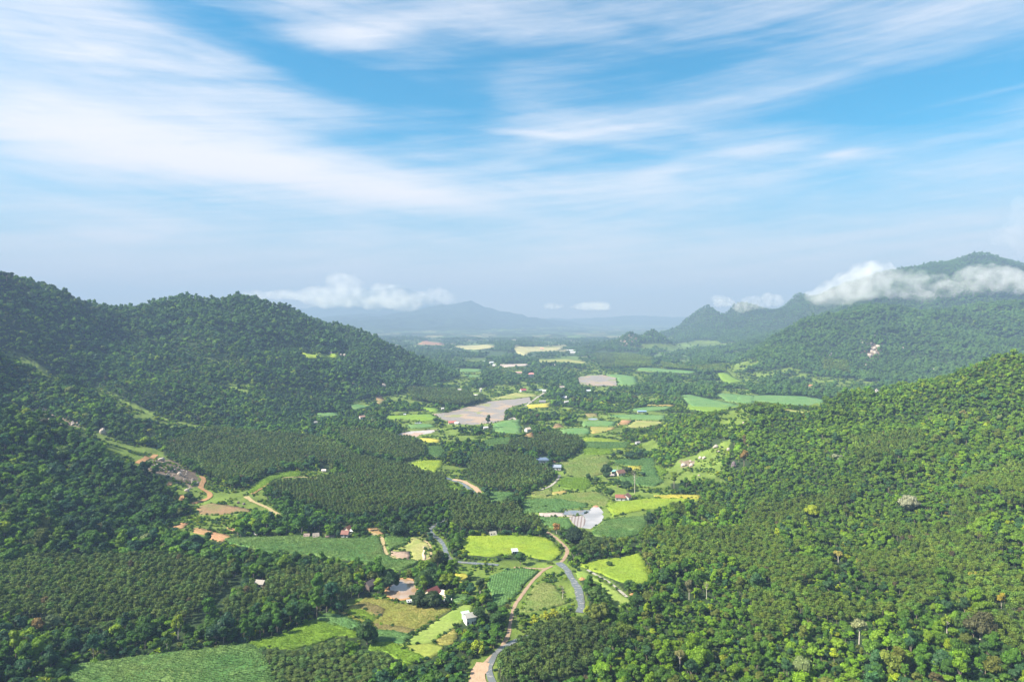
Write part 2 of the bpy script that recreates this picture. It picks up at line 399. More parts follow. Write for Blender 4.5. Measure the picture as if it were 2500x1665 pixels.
# name, crop kind, label, outline
FIELDS = [
 ('sugarcane_field','cane','broad rippled green cane field along the bottom edge beside the dark wood','A 640,1200 950,1160 1200,1130 1500,1090 1900,1040 2200,995 2300,1040 2400,1150 2440,1250 2480,1420 560,1460'),
 ('crop_strip','lime','bright lime crop strip running between the wood and the dark young grove','B -10,1000 150,960 300,930 420,880 600,780 820,830 1020,900 1000,940 820,925 650,990 420,1050 150,1030 60,1050 20,1060'),
 ('crop_strip','bluegreen','narrow blue-green crop strip between lime strip and brown weedy field','B 650,735 800,735 900,760 1030,820 1010,890 870,860 640,775'),
 ('crop_strip','bluegreen','blue-green crop patch right beside the lone rounded tree','B 1140,880 1300,885 1430,910 1500,940 1420,995 1280,985 1130,985'),
 ('fallow_field','weedy','fallow field mottled yellow green and brown below the muddy pond','B 990,640 1100,580 1250,600 1400,640 1600,665 1850,680 1840,700 1700,790 1480,920 1400,900 1150,870 1030,805 820,710 900,690'),
 ('weed_patch','brownweed','brown weed patch in the upper corner of the fallow field','B 1000,640 1100,625 1250,690 1230,760 1080,700'),
 ('weed_patch','brownweed','rusty brown weed band along the lower edge of the fallow field','B 1160,820 1300,835 1520,870 1490,918 1400,898 1170,866'),
 ('weed_patch','lime','lime green weed patch inside the fallow field','B 850,700 1000,690 1180,760 1150,800 1060,790'),
 ('mown_meadow','mown','smooth mown meadow strip beside the ditch and the white house','B 1900,640 2060,650 2000,760 1880,850 1670,990 1400,1012 1520,905 1700,800 1850,705'),
 ('weed_patch','weedy','olive weed plot with straight edge below the white house','B 1690,990 1870,870 1910,900 1880,1000 1760,1010'),
 ('mown_meadow','yellowgreen','pale olive meadow corner near the lower end of the ditch','B 1400,1018 1660,996 1780,1015 1760,1070 1650,1140 1500,1100'),
 ('crop_strip','lime','bright lime crop wedge just above the bottom trees','B 1120,1000 1300,985 1450,1050 1620,1140 1400,1205 1380,1140 1250,1070 1100,1060'),
 ('sugarcane_field','cane','large sweeping green cane field between village houses and the tall trees','B -190,60 0,50 300,38 520,32 780,62 1000,60 1180,30 1225,140 1240,200 1340,245 1560,262 1450,320 1400,335 1180,320 1000,255 800,240 600,200 400,190 200,175 0,125 -150,100'),
 ('crop_strip','cane','small green cane block right of the winding farm track','B 1252,22 1440,60 1450,105 1340,130 1290,165 1262,130'),
 ('stubble_field','tan','tan stubble plot bordered by the farm track','B 1340,155 1450,110 1480,35 1560,50 1660,110 1662,240 1500,248 1482,165 1320,160'),
 ('ploughed_bed','brownbed','brown ploughed beds with pale furrows in the tan plot','B 1305,170 1475,172 1468,245 1390,240 1310,205'),
 ('ploughed_bed','palestrip','narrow pale soil strip across the tan stubble plot','B 1590,128 1616,128 1614,245 1588,245'),
 ('rice_field','yellowlime','glowing yellow-green rice field right of the river bend','B 1925,110 2000,32 2355,22 C 0,30 260,28 480,45 560,90 640,170 620,200 540,250 380,225 250,190 100,200 0,215 B 2200,215 2000,200'),
 ('crop_field','bluegreen','deep blue-green crop field left of the earth road','B 2170,470 2190,400 2355,340 C 100,335 300,325 420,352 330,430 260,520 190,600 100,650 0,655 B 2220,600'),
 ('crop_field','weedgreen','grassy green plot between earth road and river','C 390,470 470,452 560,470 640,560 700,620 600,660 480,690 330,712 255,710 300,620'),
 ('rice_field','yellowlime','lime rice field right of the river below the dark plantation','C 770,292 900,262 1000,242 1180,225 1330,182 1375,250 1400,330 1440,430 1330,472 1150,440 1000,372 860,322'),
 ('meadow','mown','grassy strip along the right bank of the stony river','C 735,335 860,352 1000,430 1165,545 1255,600 1215,665 1100,655 1060,560 960,440 850,420 770,400'),
 ('crop_patch','yellow','small yellow patch among bushes right of the red roofed farmhouse','P 1530,380 1700,370 1800,400 1790,480 1720,560 1620,530 1600,420'),
 ('crop_patch','bluegreen','dusky green crop patch between farmhouse trees and blue-green field','B 1850,560 1990,560 2000,600 1930,630 1860,620'),
 ('bare_soil','earth','dark earth slope patch below the boulder scree','E 1760,1060 1900,1022 2050,1040 2240,1075 2250,1100 1950,1132 1800,1128'),
 ('bare_soil','orange','small orange earth crescent on the grassy terrace','E 1550,1240 1620,1202 1720,1200 1650,1250 1560,1262'),
 ('bare_soil','orange','middle orange earth crescent on the grassy terrace','E 1700,1262 1780,1240 1920,1275 1850,1312 1750,1292'),
 ('bare_soil','orange','largest orange earth patch beside the cane field','E 1850,1325 1920,1283 2060,1310 2100,1330 1980,1375 1900,1350'),
 ('bare_soil','orange','orange earth patch at the foot of the dark tree clump','E 2035,1242 2160,1220 2120,1290 2080,1270'),
 ('bare_soil','orange','orange earth yard beside the village houses','F 1090,1248 1180,1242 1240,1290 1220,1308 1100,1300'),
 ('rice_field','lime','lime clearing curling round the upper plantation','F 20,930 150,810 260,760 420,740 500,745 480,790 340,790 240,820 200,865 60,940'),
 ('rice_field','yellowlime','bright clearing left of the riverside thicket','F 1480,670 1600,640 1770,640 1765,690 1700,745 1570,705'),
 ('crop_field','bluegreen','soft green field above the bright clearing','F 1620,515 1760,515 1780,560 1740,605 1650,600'),
 ('crop_field','bluegreen','pale green field beside the river under the oval plantation','F 2180,925 2355,925 G 220,935 100,1005 0,1010 F 2200,1000'),
 ('crop_field','lime','green strip beside the upper river bend','F 1795,845 1920,880 1945,908 1830,885'),
 ('crop_field','bluegreen','small smooth green field at the foot of the wooded hill','F 640,218 830,206 842,240 645,245'),
 ('crop_field','bluegreen','narrow green field below the hillside landslip','F 880,150 1000,140 1150,152 1000,186'),
 ('plastic_mulch','film','white film covered plot like a fan above the dark round tree','N 725,1042 800,995 845,945 890,918 950,925 1005,985 1022,1080 1000,1125 920,1190 830,1242 715,1228 752,1150'),
 ('plastic_mulch','striped','pinkish grey striped film plot left of the white one','N 520,1080 600,1072 735,1046 762,1130 745,1190 710,1228 620,1222 570,1150'),
 ('flooded_paddy','bluewater','bluish flooded paddy strip above the striped plot','N 447,975 600,976 848,972 790,1008 730,1042 640,1045 452,1037'),
 ('ploughed_bed','pinkgrey','long pinkish grey bed running to the left','N 95,1015 300,1008 440,1010 455,1042 640,1050 600,1070 480,1064 300,1062 105,1085'),
 ('crop_field','bluegreen','blue-green crop field above the film covered plots','G 300,1000 420,985 620,990 850,1030 862,1062 720,1072 645,1073 620,1105 440,1108 290,1112 270,1040'),
 ('crop_field','bluegreen','green crop field below the pinkish bed','G 432,1150 560,1155 690,1165 735,1245 640,1262 520,1240 450,1195'),
 ('sugarcane_field','cane','wide green cane field right of the white film plot','N 885,1240 1030,1145 1260,1092 1420,1075 1600,1065 1660,1110 1620,1200 1530,1330 1380,1362 1100,1365 900,1345 850,1290'),
 ('rice_field','yellowlime','broad yellow-green rice field in front of the two red roofed cottages','N 1150,870 1300,845 1500,828 1700,800 1990,802 2355,800 G 1870,985 1860,1010 1620,1015 1590,1050 1480,1075 1380,1085 G 1240,1110 1090,1150 1030,1040 1060,1000 1090,990'),
 ('rice_field','yellow','ripe yellow rice strip right of the cottages','N 1740,765 2000,752 2355,757 G 1880,955 1878,990 1700,985 N 1800,805'),
 ('rice_field','lime','bright lime field with rounded left edge below the lone shrub','N 350,610 450,510 800,512 850,590 800,660 700,690 420,655'),
 ('fallow_field','orangeweed','orange tinted fallow wedge','N 262,722 450,690 500,705 420,772 290,775'),
 ('fallow_field','weedgreen','olive fallow field beside the oval plantation edge','N -20,715 130,690 270,662 280,720 250,765 0,772'),
 ('meadow','weedgreen','long green meadow with winding ditches','N 0,795 250,770 600,722 800,710 1000,722 1180,850 1140,900 1000,912 700,905 400,900 150,930 0,960'),
 ('crop_field','weedgreen','large pale green field right of the dark plantation block','N 350,290 560,282 750,230 1050,182 1110,268 1000,460 860,495 520,490 470,430 430,330'),
 ('rice_field','lime','lime field strip above the large pale field','N 730,82 900,88 1150,92 1140,170 1000,175 740,172'),
 ('crop_field','bluegreen','green field with darker hedge line beyond the lime strip','N 735,0 900,-5 1390,0 1350,80 1150,90 1000,92 740,70'),
 ('crop_field','bluegreen','blue-green field above the farmhouse in the trees','N 1180,262 1400,240 1740,228 1745,330 1560,332 1370,332 1200,300'),
 ('crop_field','bluegreen','blue-green field wrapping the bare tree','N 1560,400 1600,335 1750,335 1800,480 1880,570 1760,630 1560,620 1300,575 1250,500 1480,492 1620,500'),
 ('crop_patch','yellow','small ochre patch behind the farmhouse','N 1370,345 1560,340 1555,400 1400,388'),
 ('meadow','lime','grassy toe of the rocky knoll','N 1740,340 1840,330 1900,400 1950,440 1820,500 1790,450'),
 ('crop_field','yellowlime','pale lime field below the dark forest tongue','G 830,430 1000,440 1150,462 1230,500 1200,545 1000,540 822,522'),
 ('crop_field','bluegreen','soft green field left of the ochre ground','G 620,365 750,350 880,352 890,400 800,412 640,402'),
 ('bare_soil','orangeweed','ochre bare ground in the middle of the valley','G 870,340 1130,340 1050,378 1000,390 900,400'),
 ('bare_soil','orange','reddish bare earth plot','G 1130,320 1172,278 1270,280 1225,320'),
 ('stubble_field','tan','tan stubble field beside the reddish plot','G 1240,320 1290,280 1500,287 1560,300 1400,345 1200,346'),
 ('crop_field','bluegreen','green field above the ochre ground','G 810,292 960,285 1120,292 1100,330 820,335'),
 ('stubble_field','brownweed','brown plot beside the small pond','G 835,222 950,216 958,250 860,250'),
 ('crop_field','bluegreen','green field below the flooded plain','G 0,335 100,300 180,282 262,320 262,400 100,392 0,370'),
 ('crop_field','bluegreen','green field behind the oval plantation','G -60,460 160,450 150,492 0,505 -50,500'),
 ('rice_field','tan','pale tan and green field right of the forest tongue','G 1690,62 1780,62 1900,72 2000,100 2120,120 1900,142 1780,135'),
 ('crop_field','lime','soft green field at the foot of the right slope','G 1760,140 1900,145 2100,130 2240,150 2100,190 1900,198 1750,175'),
 ('crop_field','bluegreen','hazy green field before the right slope','G 2000,35 2355,62 2355,130 2240,125 2100,105'),
 ('crop_field','bluegreen','long hazy green field behind the right ridge','H 0,60 280,52 560,62 720,92 680,140 450,130 200,102 0,92'),
 ('crop_field','tan','straw coloured strip behind the right ridge','H 370,160 610,178 600,190 420,180'),
 ('crop_field','bluegreen','dull green field beneath the blue roofed barn','G 1050,240 1200,228 1560,235 1560,270 1300,270 1150,262'),
 ('crop_field','bluegreen','green field in front of the forest tongue','G 1210,190 1400,160 1640,162 1560,190 1400,200'),
 ('rice_field','orangeweed','pale sandy strip at the edge of the forest tongue','G 1390,140 1640,142 1640,155 1400,152'),
 ('flooded_paddy','paddy','great flooded paddy plain glinting grey and pink','M 610,905 760,890 900,850 1140,785 1400,762 1550,742 1562,790 1380,832 1308,872 1305,960 1200,990 1100,1000 1000,1010 860,1000 700,955'),
 ('rice_field','tan','olive field edge above the flooded plain','M 1140,768 1230,750 1400,705 1600,718 1640,735 1560,742 1400,758'),
 ('flooded_paddy','paddy','far flooded paddy in front of the hazy woods','K 778,1035 880,1020 1000,1015 1120,1040 1130,1112 950,1115 790,1096'),
 ('crop_field','bluegreen','hazy green field beside the far flooded paddy','K 1010,1012 1150,1010 1290,1030 1320,1095 1260,1112 1140,1100 1125,1042'),
 ('flooded_paddy','mudflat','pale muddy paddy with pink edge','M 240,1108 330,1085 400,1070 560,1060 680,1052 600,1088 500,1105 450,1127 350,1108'),
 ('rice_field','yellow','ripe golden rice plot','M 490,1138 600,1140 690,1152 680,1178 620,1182 540,1168'),
 ('rice_field','lime','soft lime terraces left of the flooded plain','M 170,925 400,915 600,905 690,955 560,972 400,962 170,952'),
 ('rice_field','lime','lime strip at the edge of the low plantation','M 490,840 670,855 680,884 580,878'),
 ('crop_field','bluegreen','green field between flooded plain and muddy paddy','M 350,1012 600,1000 640,1030 500,1040 400,1045'),
 ('dry_field','straw','far straw coloured field in the haze','M 820,258 1000,247 1200,246 1225,262 1100,285 1000,290'),
 ('dry_field','straw','far straw field with a bay in the trees','M 1390,268 1600,262 1870,262 1830,298 1560,310 1500,350 1415,318'),
 ('bare_soil','redsoil','red earth scar far off in the haze','M 470,240 520,208 560,205 700,222 740,248'),
 ('dry_field','pinkgrey','far pinkish field strip','M 1250,432 1550,426 1540,442 1300,458'),
 ('crop_field','bluegreen','hazy green field under the hill toe','M 790,472 950,472 1095,478 1085,500 900,502'),
 ('crop_field','bluegreen','second hazy green field under the hill toe','M 900,530 1080,538 1080,556 960,552'),
 ('rice_field','yellow','yellow plot by the pale road','M 1520,822 1740,805 1735,842 1530,852'),
 ('bare_soil','orange','pale orange building plot in the trees','M 1490,1105 1570,1075 1590,1130 1500,1132'),
 ('bare_soil','earth','round brown earth mound clearing','M 1770,1002 1830,992 1880,1030 1770,1042'),
 ('bare_soil','earth','brown landslip scar at the hill foot','M 60,735 115,730 165,785 90,818'),
 ('crop_field','bluegreen','green field between thicket and oval plantation','M 1110,1165 1250,1140 1355,1130 1340,1180 1120,1192'),
 ('crop_field','bluegreen','green field left of the tree belt','M 1195,1000 1330,970 1450,955 1465,1080 1350,1090 1270,1075'),
 ('crop_field','bluegreen','hazy green field on the plain right of the far paddy','K 1690,1200 1780,1190 2000,1240 2240,1290 2100,1310 1800,1300'),
 ('meadow','yellowlime','small meadow on the wooded hillside','J 490,812 600,838 830,820 832,862 700,858 600,870 545,862'),
 ('crop_field','bluegreen','dull green field at the far wood edge','K 1330,950 1500,955 1850,985 1800,1000 1500,985 1300,970'),
 ('crop_field','tan','thin pale field far off among trees','K 420,880 700,872 880,900 820,910 600,895 430,905'),
 ('crop_field','lime','lime field at the foot of the hazy hill','K 2030,1000 2120,990 2270,1075 2130,1090 2060,1060'),
]
for k_, f_ in enumerate(FIELDS): FIELDS[k_] = f_[:3] + (P(f_[3]),)
PLANT = [P(s) for s in (
 'B 140,1040 280,1080 420,1060 680,1000 820,930 950,930 1000,990 960,1050 870,1080 900,1150 1100,1120 1390,1150 1380,1210 1200,1290 1000,1400 180,1400',
 'A -300,330 0,330 300,250 800,250 1500,230 1900,320 2130,400 1960,560 1800,730 1640,830 1300,830 950,930 700,850 250,800 -300,900',
 'A 2190,560 2330,470 B 110,465 420,370 880,350 950,420 960,600 850,640 550,620 370,650 0,780 A 2050,900 1950,800',
 'F 1990,700 2050,610 2355,590 G 0,590 250,620 420,690 560,770 560,820 420,895 250,920 0,915 F 2100,905 1980,800',
 'G 0,580 140,490 520,420 700,420 800,470 820,520 740,600 600,640 480,630 360,585 200,570',
 'F 200,830 480,810 850,790 1500,790 1780,780 1800,860 1960,950 1900,1050 1500,1100 1000,1180 600,1100 300,1000 150,920',
 'F 0,420 600,450 800,500 1000,620 850,740 600,690 300,720 0,860 E 2200,850 2000,860 1800,740 1480,580 1450,520 1900,380',
 'F 850,640 1000,620 1600,740 1780,790 900,800', 'F 850,380 1250,400 1600,520 1620,600 1400,670 1050,580 850,480',
 'F 1830,1100 2000,1000 2200,1010 G 0,1010 100,1010 200,1060 300,1150 440,1210 440,1290 0,1300 F 1880,1290',
 'G 1600,1020 1850,1010 1900,1050 2100,1100 2100,1160 1680,1170 1560,1110',
 'C 700,90 900,50 1290,30 1600,0 2355,0 2355,250 2000,330 1700,350 1420,350 1340,180 1000,240 720,230',
 'C 150,1000 400,880 700,760 1000,690 1480,730 1650,830 1480,1000 1200,1050 1160,1200 900,1290 600,1400 60,1400 0,1250',
 'C 1500,720 1900,640 2355,560 2355,1000 1900,960 1650,830',
 'D 0,250 500,140 900,330 600,450 200,420 0,480', 'D 500,450 1500,340 1700,520 1400,700 900,780 500,700', 'D 1700,150 2400,120 2400,700 2050,640 1800,500',
 'D 0,500 400,520 500,800 0,1000', 'H 900,420 1500,370 1540,470 1000,700 950,500', 'H 100,960 900,860 1000,920 250,1250 0,1250', 'H 1800,800 2400,620 2400,1300 1700,1300',
 'A 1500,1500 0,1500', 'J 1450,1150 1900,1160 2160,1230 2150,1290 1800,1310 1500,1240', 'F 1100,200 1600,200 1640,240 1560,250', 'L 700,980 900,990 940,1100 700,1080',
 'K 900,830 1200,830 1450,870 1440,950 1000,960', 'K 1500,900 1750,960 2100,930 2100,1000 1600,1000')]
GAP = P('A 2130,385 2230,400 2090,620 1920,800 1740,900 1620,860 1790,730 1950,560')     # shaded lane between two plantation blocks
OPEN = [P(s) for s in (   # grassy
 'G 300,960 640,770 660,640 840,560 830,410 640,350 900,240 1560,260 1560,320 1200,350 1160,420 1240,500 1130,560 1480,640 1500,790 1400,850 1450,960 1880,950 1850,1010 1560,1050 1480,1090 1380,1150 1330,1300 850,1330 780,1250 440,1270 430,1180 300,1130',
 'M 150,880 620,880 760,900 620,1000 1050,1060 1200,1080 1200,1000 1480,960 1480,1080 1300,1080 1200,1100 880,1080 700,1130 680,1190 480,1180 380,1060 150,980',
 'M 1100,700 1600,700 1740,760 1740,850 1560,800 1140,790', 'K 780,990 1350,990 1350,1120 800,1115',
 # grassy or rocky ground with few trees
 'E 850,-30 1280,170 1500,265 1880,345 1850,400 1450,350 1180,270 860,60', 'I 1980,1060 2260,1110 2230,1200 2000,1150', 'I 0,770 300,900 560,1080 520,1120 240,960 0,850',
 'E 300,180 700,330 900,400 1150,490 1450,540 1480,600 1700,730 1850,800 2000,880 2200,900 2355,850 2355,1130 2100,1200 2100,1300 1960,1361 1600,1361 1400,1200 1700,1130 1750,1030 1600,960 1500,860 1250,700 1050,640 900,520 600,360 250,220',
 'F -60,930 150,800 400,735 700,735 830,800 480,815 280,815 200,880 150,930 300,1130 200,1160 -60,1130',
 'G 1650,640 1900,560 2150,440 2100,700 2000,800 1800,850 1650,700', 'G 2000,250 2300,150 2330,300 2100,400',
 'C 590,250 760,280 860,330 1250,590 1220,680 1050,660 1000,480 850,400 760,420 830,640 800,700 740,640 680,400',
 'C 250,710 780,690 700,760 400,870 200,1060 60,1200 -100,1300 -140,1260 60,1080 170,900',
 'B 1320,410 1480,420 1545,500 1480,600 1320,590 1250,540', 'B 900,600 1250,560 1500,640 900,700',
 'B 2000,1343 2070,1180 2150,1130 2240,1050 2300,1150 2240,1343', 'B 1640,-40 1800,60 1850,280 1700,250',
 'P 1550,180 2355,180 2355,340 1900,420 1650,330', 'I 2000,1080 2250,1120 2200,1190 2050,1150', 'I 1800,860 2050,900 1980,925 1850,905')]
# dirt roads, tracks, river : width in metres, centre line
LINES = [
 ('dirt_road', 'dirt', 2.1, 'pinkish earth road climbing from the bottom edge towards the river ford', 'S 1150,1690 S 1163,1650 S 1172,1632 S 1190,1608 S 1222,1588 C 110,1000 C 150,930 C 160,850 C 180,750 C 210,650 C 250,590 C 290,540 C 335,478 C 400,400 C 460,340 C 510,315'),
 ('dirt_road', 'dirt', 2.4, 'pale earth road curving up beside the yellow rice field', 'C 490,-8 C 540,20 C 600,60 C 650,110 C 680,150 C 680,195 C 640,260 C 590,290'),
 ('dirt_road', 'dirt', 2.1, 'earth track crossing left from the river ford', 'C 200,312 C 350,322 C 500,330 C 540,300'),
 ('farm_track', 'sand', 3.0, 'winding farm track through the cane fields', 'B 1130,5 B 1215,38 B 1245,90 B 1235,150 B 1262,200 B 1330,235 B 1400,250'),
 ('farm_track', 'sand', 1.6, 'thin grass track round the tan plot', 'B 1560,45 B 1620,80 B 1664,110 B 1664,240 B 1600,252 B 1400,250'),
 ('hill_track', 'orange', 4.5, 'orange track zigzagging down the boulder slope', 'E 1810,785 E 1835,830 E 1810,870 E 1795,900 E 1880,925 E 1895,960 E 1870,990 E 1800,1010 E 1720,1030'),
 ('hill_track', 'orange', 5.0, 'orange bend of the track high on the spur', 'E 1235,670 E 1290,645 E 1370,620 E 1400,590'),
 ('hill_track', 'orange', 3.0, 'short orange track piece on the grassy spur', 'E 1500,865 E 1560,855 E 1530,835'),
 ('hill_track', 'orange', 3.0, 'small orange curve of track beside the forest edge', 'E 1620,1000 E 1650,975 E 1640,955'),
 ('hill_track', 'sand', 3.2, 'sandy track dropping to the village trees', 'E 2200,968 E 2280,1020 F 0,960 F 60,1010 F 140,1045 F 200,1070 F 290,1130'),
 ('hill_track', 'orange', 2.8, 'straight orange track up to the upper clearing', 'F 55,945 F 130,900 F 205,850'),
 ('hill_track', 'sand', 2.0, 'pale track along the top of the clearing', 'F 330,800 F 400,792 F 480,790 F 640,800'),
 ('village_road', 'pale', 4.0, 'pale village road crossing the flooded plain', 'M 1500,832 M 1560,790 M 1620,745 M 1680,705'),
 ('village_road', 'pale', 4.0, 'pale road bend at the plain edge', 'M 1340,965 M 1390,940 M 1405,965'),
 ('farm_track', 'pale', 2.4, 'grey lane skirting the oval plantation', 'N 390,470 N 360,540 N 310,590 N 240,640 N 100,690'),
 ('footpath', 'pale', 1.8, 'thin pale footpath on the right river bank', 'C 860,335 C 960,395 C 1060,440 C 1150,520 C 1215,580'),
 ('river', 'river', 4.6, 'shallow stony river glinting blue between bushes', 'C 600,270 C 640,305 C 690,345 C 730,420 C 765,480 C 785,540 C 805,600 C 815,670 C 790,720'),
 ('river', 'riverhid', 3.0, 'grey river reach with sandy edge beside the earth road', 'C 330,925 C 250,955 C 170,985 C 100,1040 C 0,1105 B 2260,1110 B 2190,1180 B 2170,1240 B 2210,1343 B 2250,1400'),
 ('river', 'riverhid', 3.4, 'river bend below the shady wood', 'F 1790,1165 F 1720,1210 F 1650,1262 F 1670,1310 B 1690,30 B 1750,70 B 1790,130 B 1800,200 B 1850,262 B 1960,270 B 2110,285 C 0,282 C 60,295'),
 ('river', 'riverhid', 3.6, 'stony upper river beside the oval plantation', 'F 1790,795 F 1870,825 F 1950,845 F 2000,890 F 2060,930 F 2090,960 F 2110,1000'),
 ('sandbank', 'sandbank', 5.0, 'pale sandbank along the upper river', 'F 1860,812 F 1960,828 F 2050,880 F 2105,930'),
 ('sandbank', 'sandbank', 7.5, 'wide pinkish sandbank at the bottom edge beside the river', 'S 1166,1690 S 1168,1660 S 1166,1635 S 1175,1618'),
 ('ditch', 'ditch', 1.6, 'dark ditch line between fallow field and meadow', 'B 1845,690 B 1700,790 B 1600,855 B 1500,915 B 1420,990'),
]
LINES = [l[:4] + (P(l[4]),) for l in LINES]
PONDS = [('pond', 'mud', 'muddy orange pond reflecting the sky beside the farmhouse', P('B 1250,545 1290,500 1310,470 1365,425 1420,412 1480,420 1530,445 1548,500 1530,560 1470,585 1400,600 1320,590')),
         ('pond', 'clear', 'small silvery pond far off beside the brown plot', P('G 855,262 955,258 960,278 875,280')),
         ('pond', 'clear', 'tiny pale pond left of the red roofed house on the plain', P('M 430,992 500,982 520,995 450,1000'))]
LINEPX = []
for l in LINES:
    x, y, z = drop(l[4][:, 0], l[4][:, 1]); LINEPX.append(np.stack([x, y], -1))
def linedist(x, y, pl):
    d = np.full(len(x), 1e9)
    for a, b in zip(pl[:-1], pl[1:]):
        ab = b - a; t = np.clip(((x - a[0]) * ab[0] + (y - a[1]) * ab[1]) / (ab @ ab + 1e-9), 0, 1)
        d = np.minimum(d, np.hypot(x - a[0] - t * ab[0], y - a[1] - t * ab[1]))
    return d

HOUSEPX = [P(s_)[0] for s_ in HOUSES_AT.split(';')]
def blocked(x, y, z, hh):
    """a plant of height hh here would stand in front of a plot, road, water or house the photograph shows free"""
    bad = np.zeros(len(x), bool)
    for f, sd_ in ((.3, 0), (.62, 0), (.92, 0), (.6, .26), (.6, -.26)):
        u, v = project(x + sd_ * hh, y, z + hh * f)
        for q in FIELDS: bad |= inpoly(u, v, q[3])
        for q in PONDS: bad |= inpoly(u, v, q[3])
        for l, pl in zip(LINES, LINEPX):
            if l[1] == 'riverhid': continue
            k = np.where((u > l[4][:, 0].min() - 20) & (u < l[4][:, 0].max() + 20) & (v > l[4][:, 1].min() - 20) & (v < l[4][:, 1].max() + 20) & ~bad)[0]
            if len(k): bad[k] |= linedist(u[k], v[k], l[4]) < max(1.6, .3 * l[2] * FPX / np.hypot(*pl.mean(0)))
        for hx, hy in HOUSEPX:
            bad |= (np.abs(u - hx) < (11 if hy > 1050 else 6)) & (v > hy - (20 if hy > 1050 else 9)) & (v < hy + 1)
    return bad
# ------------------------------------------------------------------ ground colour and mesh
def cover(x, y, z):
    """0 bare, 1 natural forest, 2 plantation, 3 scattered bushes, 4 field or water"""
    u, v = project(x, y, z)
    c = np.full(len(x), 1, int)
    r = np.hypot(x, y)
    n1 = fbm(x / 70, y / 70, 4, 41); n2 = fbm(x / 240, y / 160, 4, 55)
    valley = (z < 7) & (v > 780) & ~((u < 980) & (v > 990)) & ~((u > 1640) & (v > 1180)) & (r > 420)
    valley |= (z < 7) & (r > 330) & (u > 1150) & (u < 1440) & (v > 1230)
    thr = np.where(r > 1500, .47, .50)
    c = np.where(valley & (n1 < thr + .05), 3, c)
    far = (z < 40) & (r > 1900)
    c = np.where(far & (n2 * .6 + n1 * .4 < .47), 3, c)
    pn = fbm(x / 130, y / 130, 3, 77)
    c = np.where((c == 1) & (u > 1650) & (v > 1300) & (pn > .6), 2, c)
    for p in PLANT: c = np.where(inpoly(u, v, p), 2, c)
    c = np.where((c == 2) & (u > 1450) & (v > 1150) & (fbm(x / 48, y / 48, 3, 78) > .57), 1, c)
    for p in OPEN: c = np.where(inpoly(u, v, p) & (r < 2500), 3, c)
    c = np.where(inpoly(u, v, GAP), 4, c)
    for f in FIELDS: c = np.where(inpoly(u, v, f[3]), 4, c)
    for p in PONDS: c = np.where(inpoly(u, v, p[3]), 4, c)
    for l, pl in zip(LINES, LINEPX):
        bb = (x > pl[:, 0].min() - 12) & (x < pl[:, 0].max() + 12) & (y > pl[:, 1].min() - 12) & (y < pl[:, 1].max() + 12)
        k = np.where(bb)[0]
        if len(k):
            near = linedist(x[k], y[k], pl) < l[2] * .5 + 1.6
            c[k[near]] = 4
    return c
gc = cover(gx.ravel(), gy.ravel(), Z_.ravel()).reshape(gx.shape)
n1 = fbm(gx / 26, gy / 26, 4, 61)[..., None]; n2 = fbm(gx / 7, gy / 7, 3, 62)[..., None]
n3 = fbm(gx / 300, gy / 180, 4, 63)[..., None]
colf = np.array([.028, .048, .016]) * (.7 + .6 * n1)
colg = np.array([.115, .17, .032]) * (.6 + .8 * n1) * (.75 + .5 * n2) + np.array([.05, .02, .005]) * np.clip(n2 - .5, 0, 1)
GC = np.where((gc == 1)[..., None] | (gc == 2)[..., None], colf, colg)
# the boulder slope has dark scorched grass and earth between the stones
gu, gv = project(gx.ravel(), gy.ravel(), Z_.ravel())
scree = np.zeros(gu.shape, bool)
for s_ in ('E 150,190 450,180 760,300 700,350 420,290', 'E 1250,680 1400,620 1550,640 1750,740 1820,880 1700,880 1500,790 1330,740', 'L 970,820 1200,820 1180,930 1070,1030 1030,950', 'K 1150,700 1260,640 1330,680 1180,760',
           'G 1690,640 1830,640 1800,700 1700,700'):
    scree |= inpoly(gu, gv, P(s_))
scree = scree.reshape(gx.shape)[..., None]
gapm = inpoly(gu, gv, GAP).reshape(gx.shape)[..., None]; GC = np.where(gapm, colf, GC)  # lane ground takes the dark forest-floor colour, painting in the shade there
GC = np.where(scree, np.array([.17, .13, .095]) * (.4 + 1.2 * n2), GC)
# far plain: a patchwork of plots too small to build one by one
plot = _hash(np.floor(gx / 170 + .25 * np.sin(gy / 400)), np.floor(gy / 330), 5)[..., None]
pc = np.where(plot > .8, [.20, .19, .10], np.where(plot > .55, [.10, .16, .05], np.where(plot > .3, [.07, .12, .04], [.045, .08, .03])))
farw = (np.clip((rg - 2200) / 900, 0, 1) * (1 - np.clip((Z_ - 12) / 25, 0, 1)))[..., None]
GC = np.where((gc == 3)[..., None], GC * (1 - farw) + pc * farw, GC)
bumpy = np.clip((rg - 2500) / 1500, 0, 1)[..., None]
GC = GC * (1 - bumpy) + bumpy * GC * (.55 + .9 * fbm(gx / 60, gy / 60, 4, 71)[..., None])
m_ground, t, b = mat('ground_cover', .95, .1)
at_ = t.new('ShaderNodeAttribute', attribute_name='cover_color')
tc = t.new('ShaderNodeTexCoord')
f1 = t.noise(tc.outputs['Object'], .9, 4, .6); f2 = t.noise(tc.outputs['Object'], .05, 4, .6)
k1 = t.m('ADD', .55, t.m('MULTIPLY', f1, .9)); k2 = t.m('ADD', .7, t.m('MULTIPLY', f2, .6))
cb = t.new('ShaderNodeCombineColor'); kk = t.m('MULTIPLY', k1, k2)
for q in range(3): t.l.new(kk, cb.inputs[q])
t.l.new(t.mul(at_.outputs[0], cb.outputs[0]), b.inputs['Base Color'])
bp = t.new('ShaderNodeBump'); bp.inputs['Strength'].default_value = .8; bp.inputs['Distance'].default_value = 2.5
t.l.new(t.noise(tc.outputs['Object'], .11, 5, .7), bp.inputs['Height']); t.l.new(bp.outputs[0], b.inputs['Normal'])
nr, nc = gx.shape
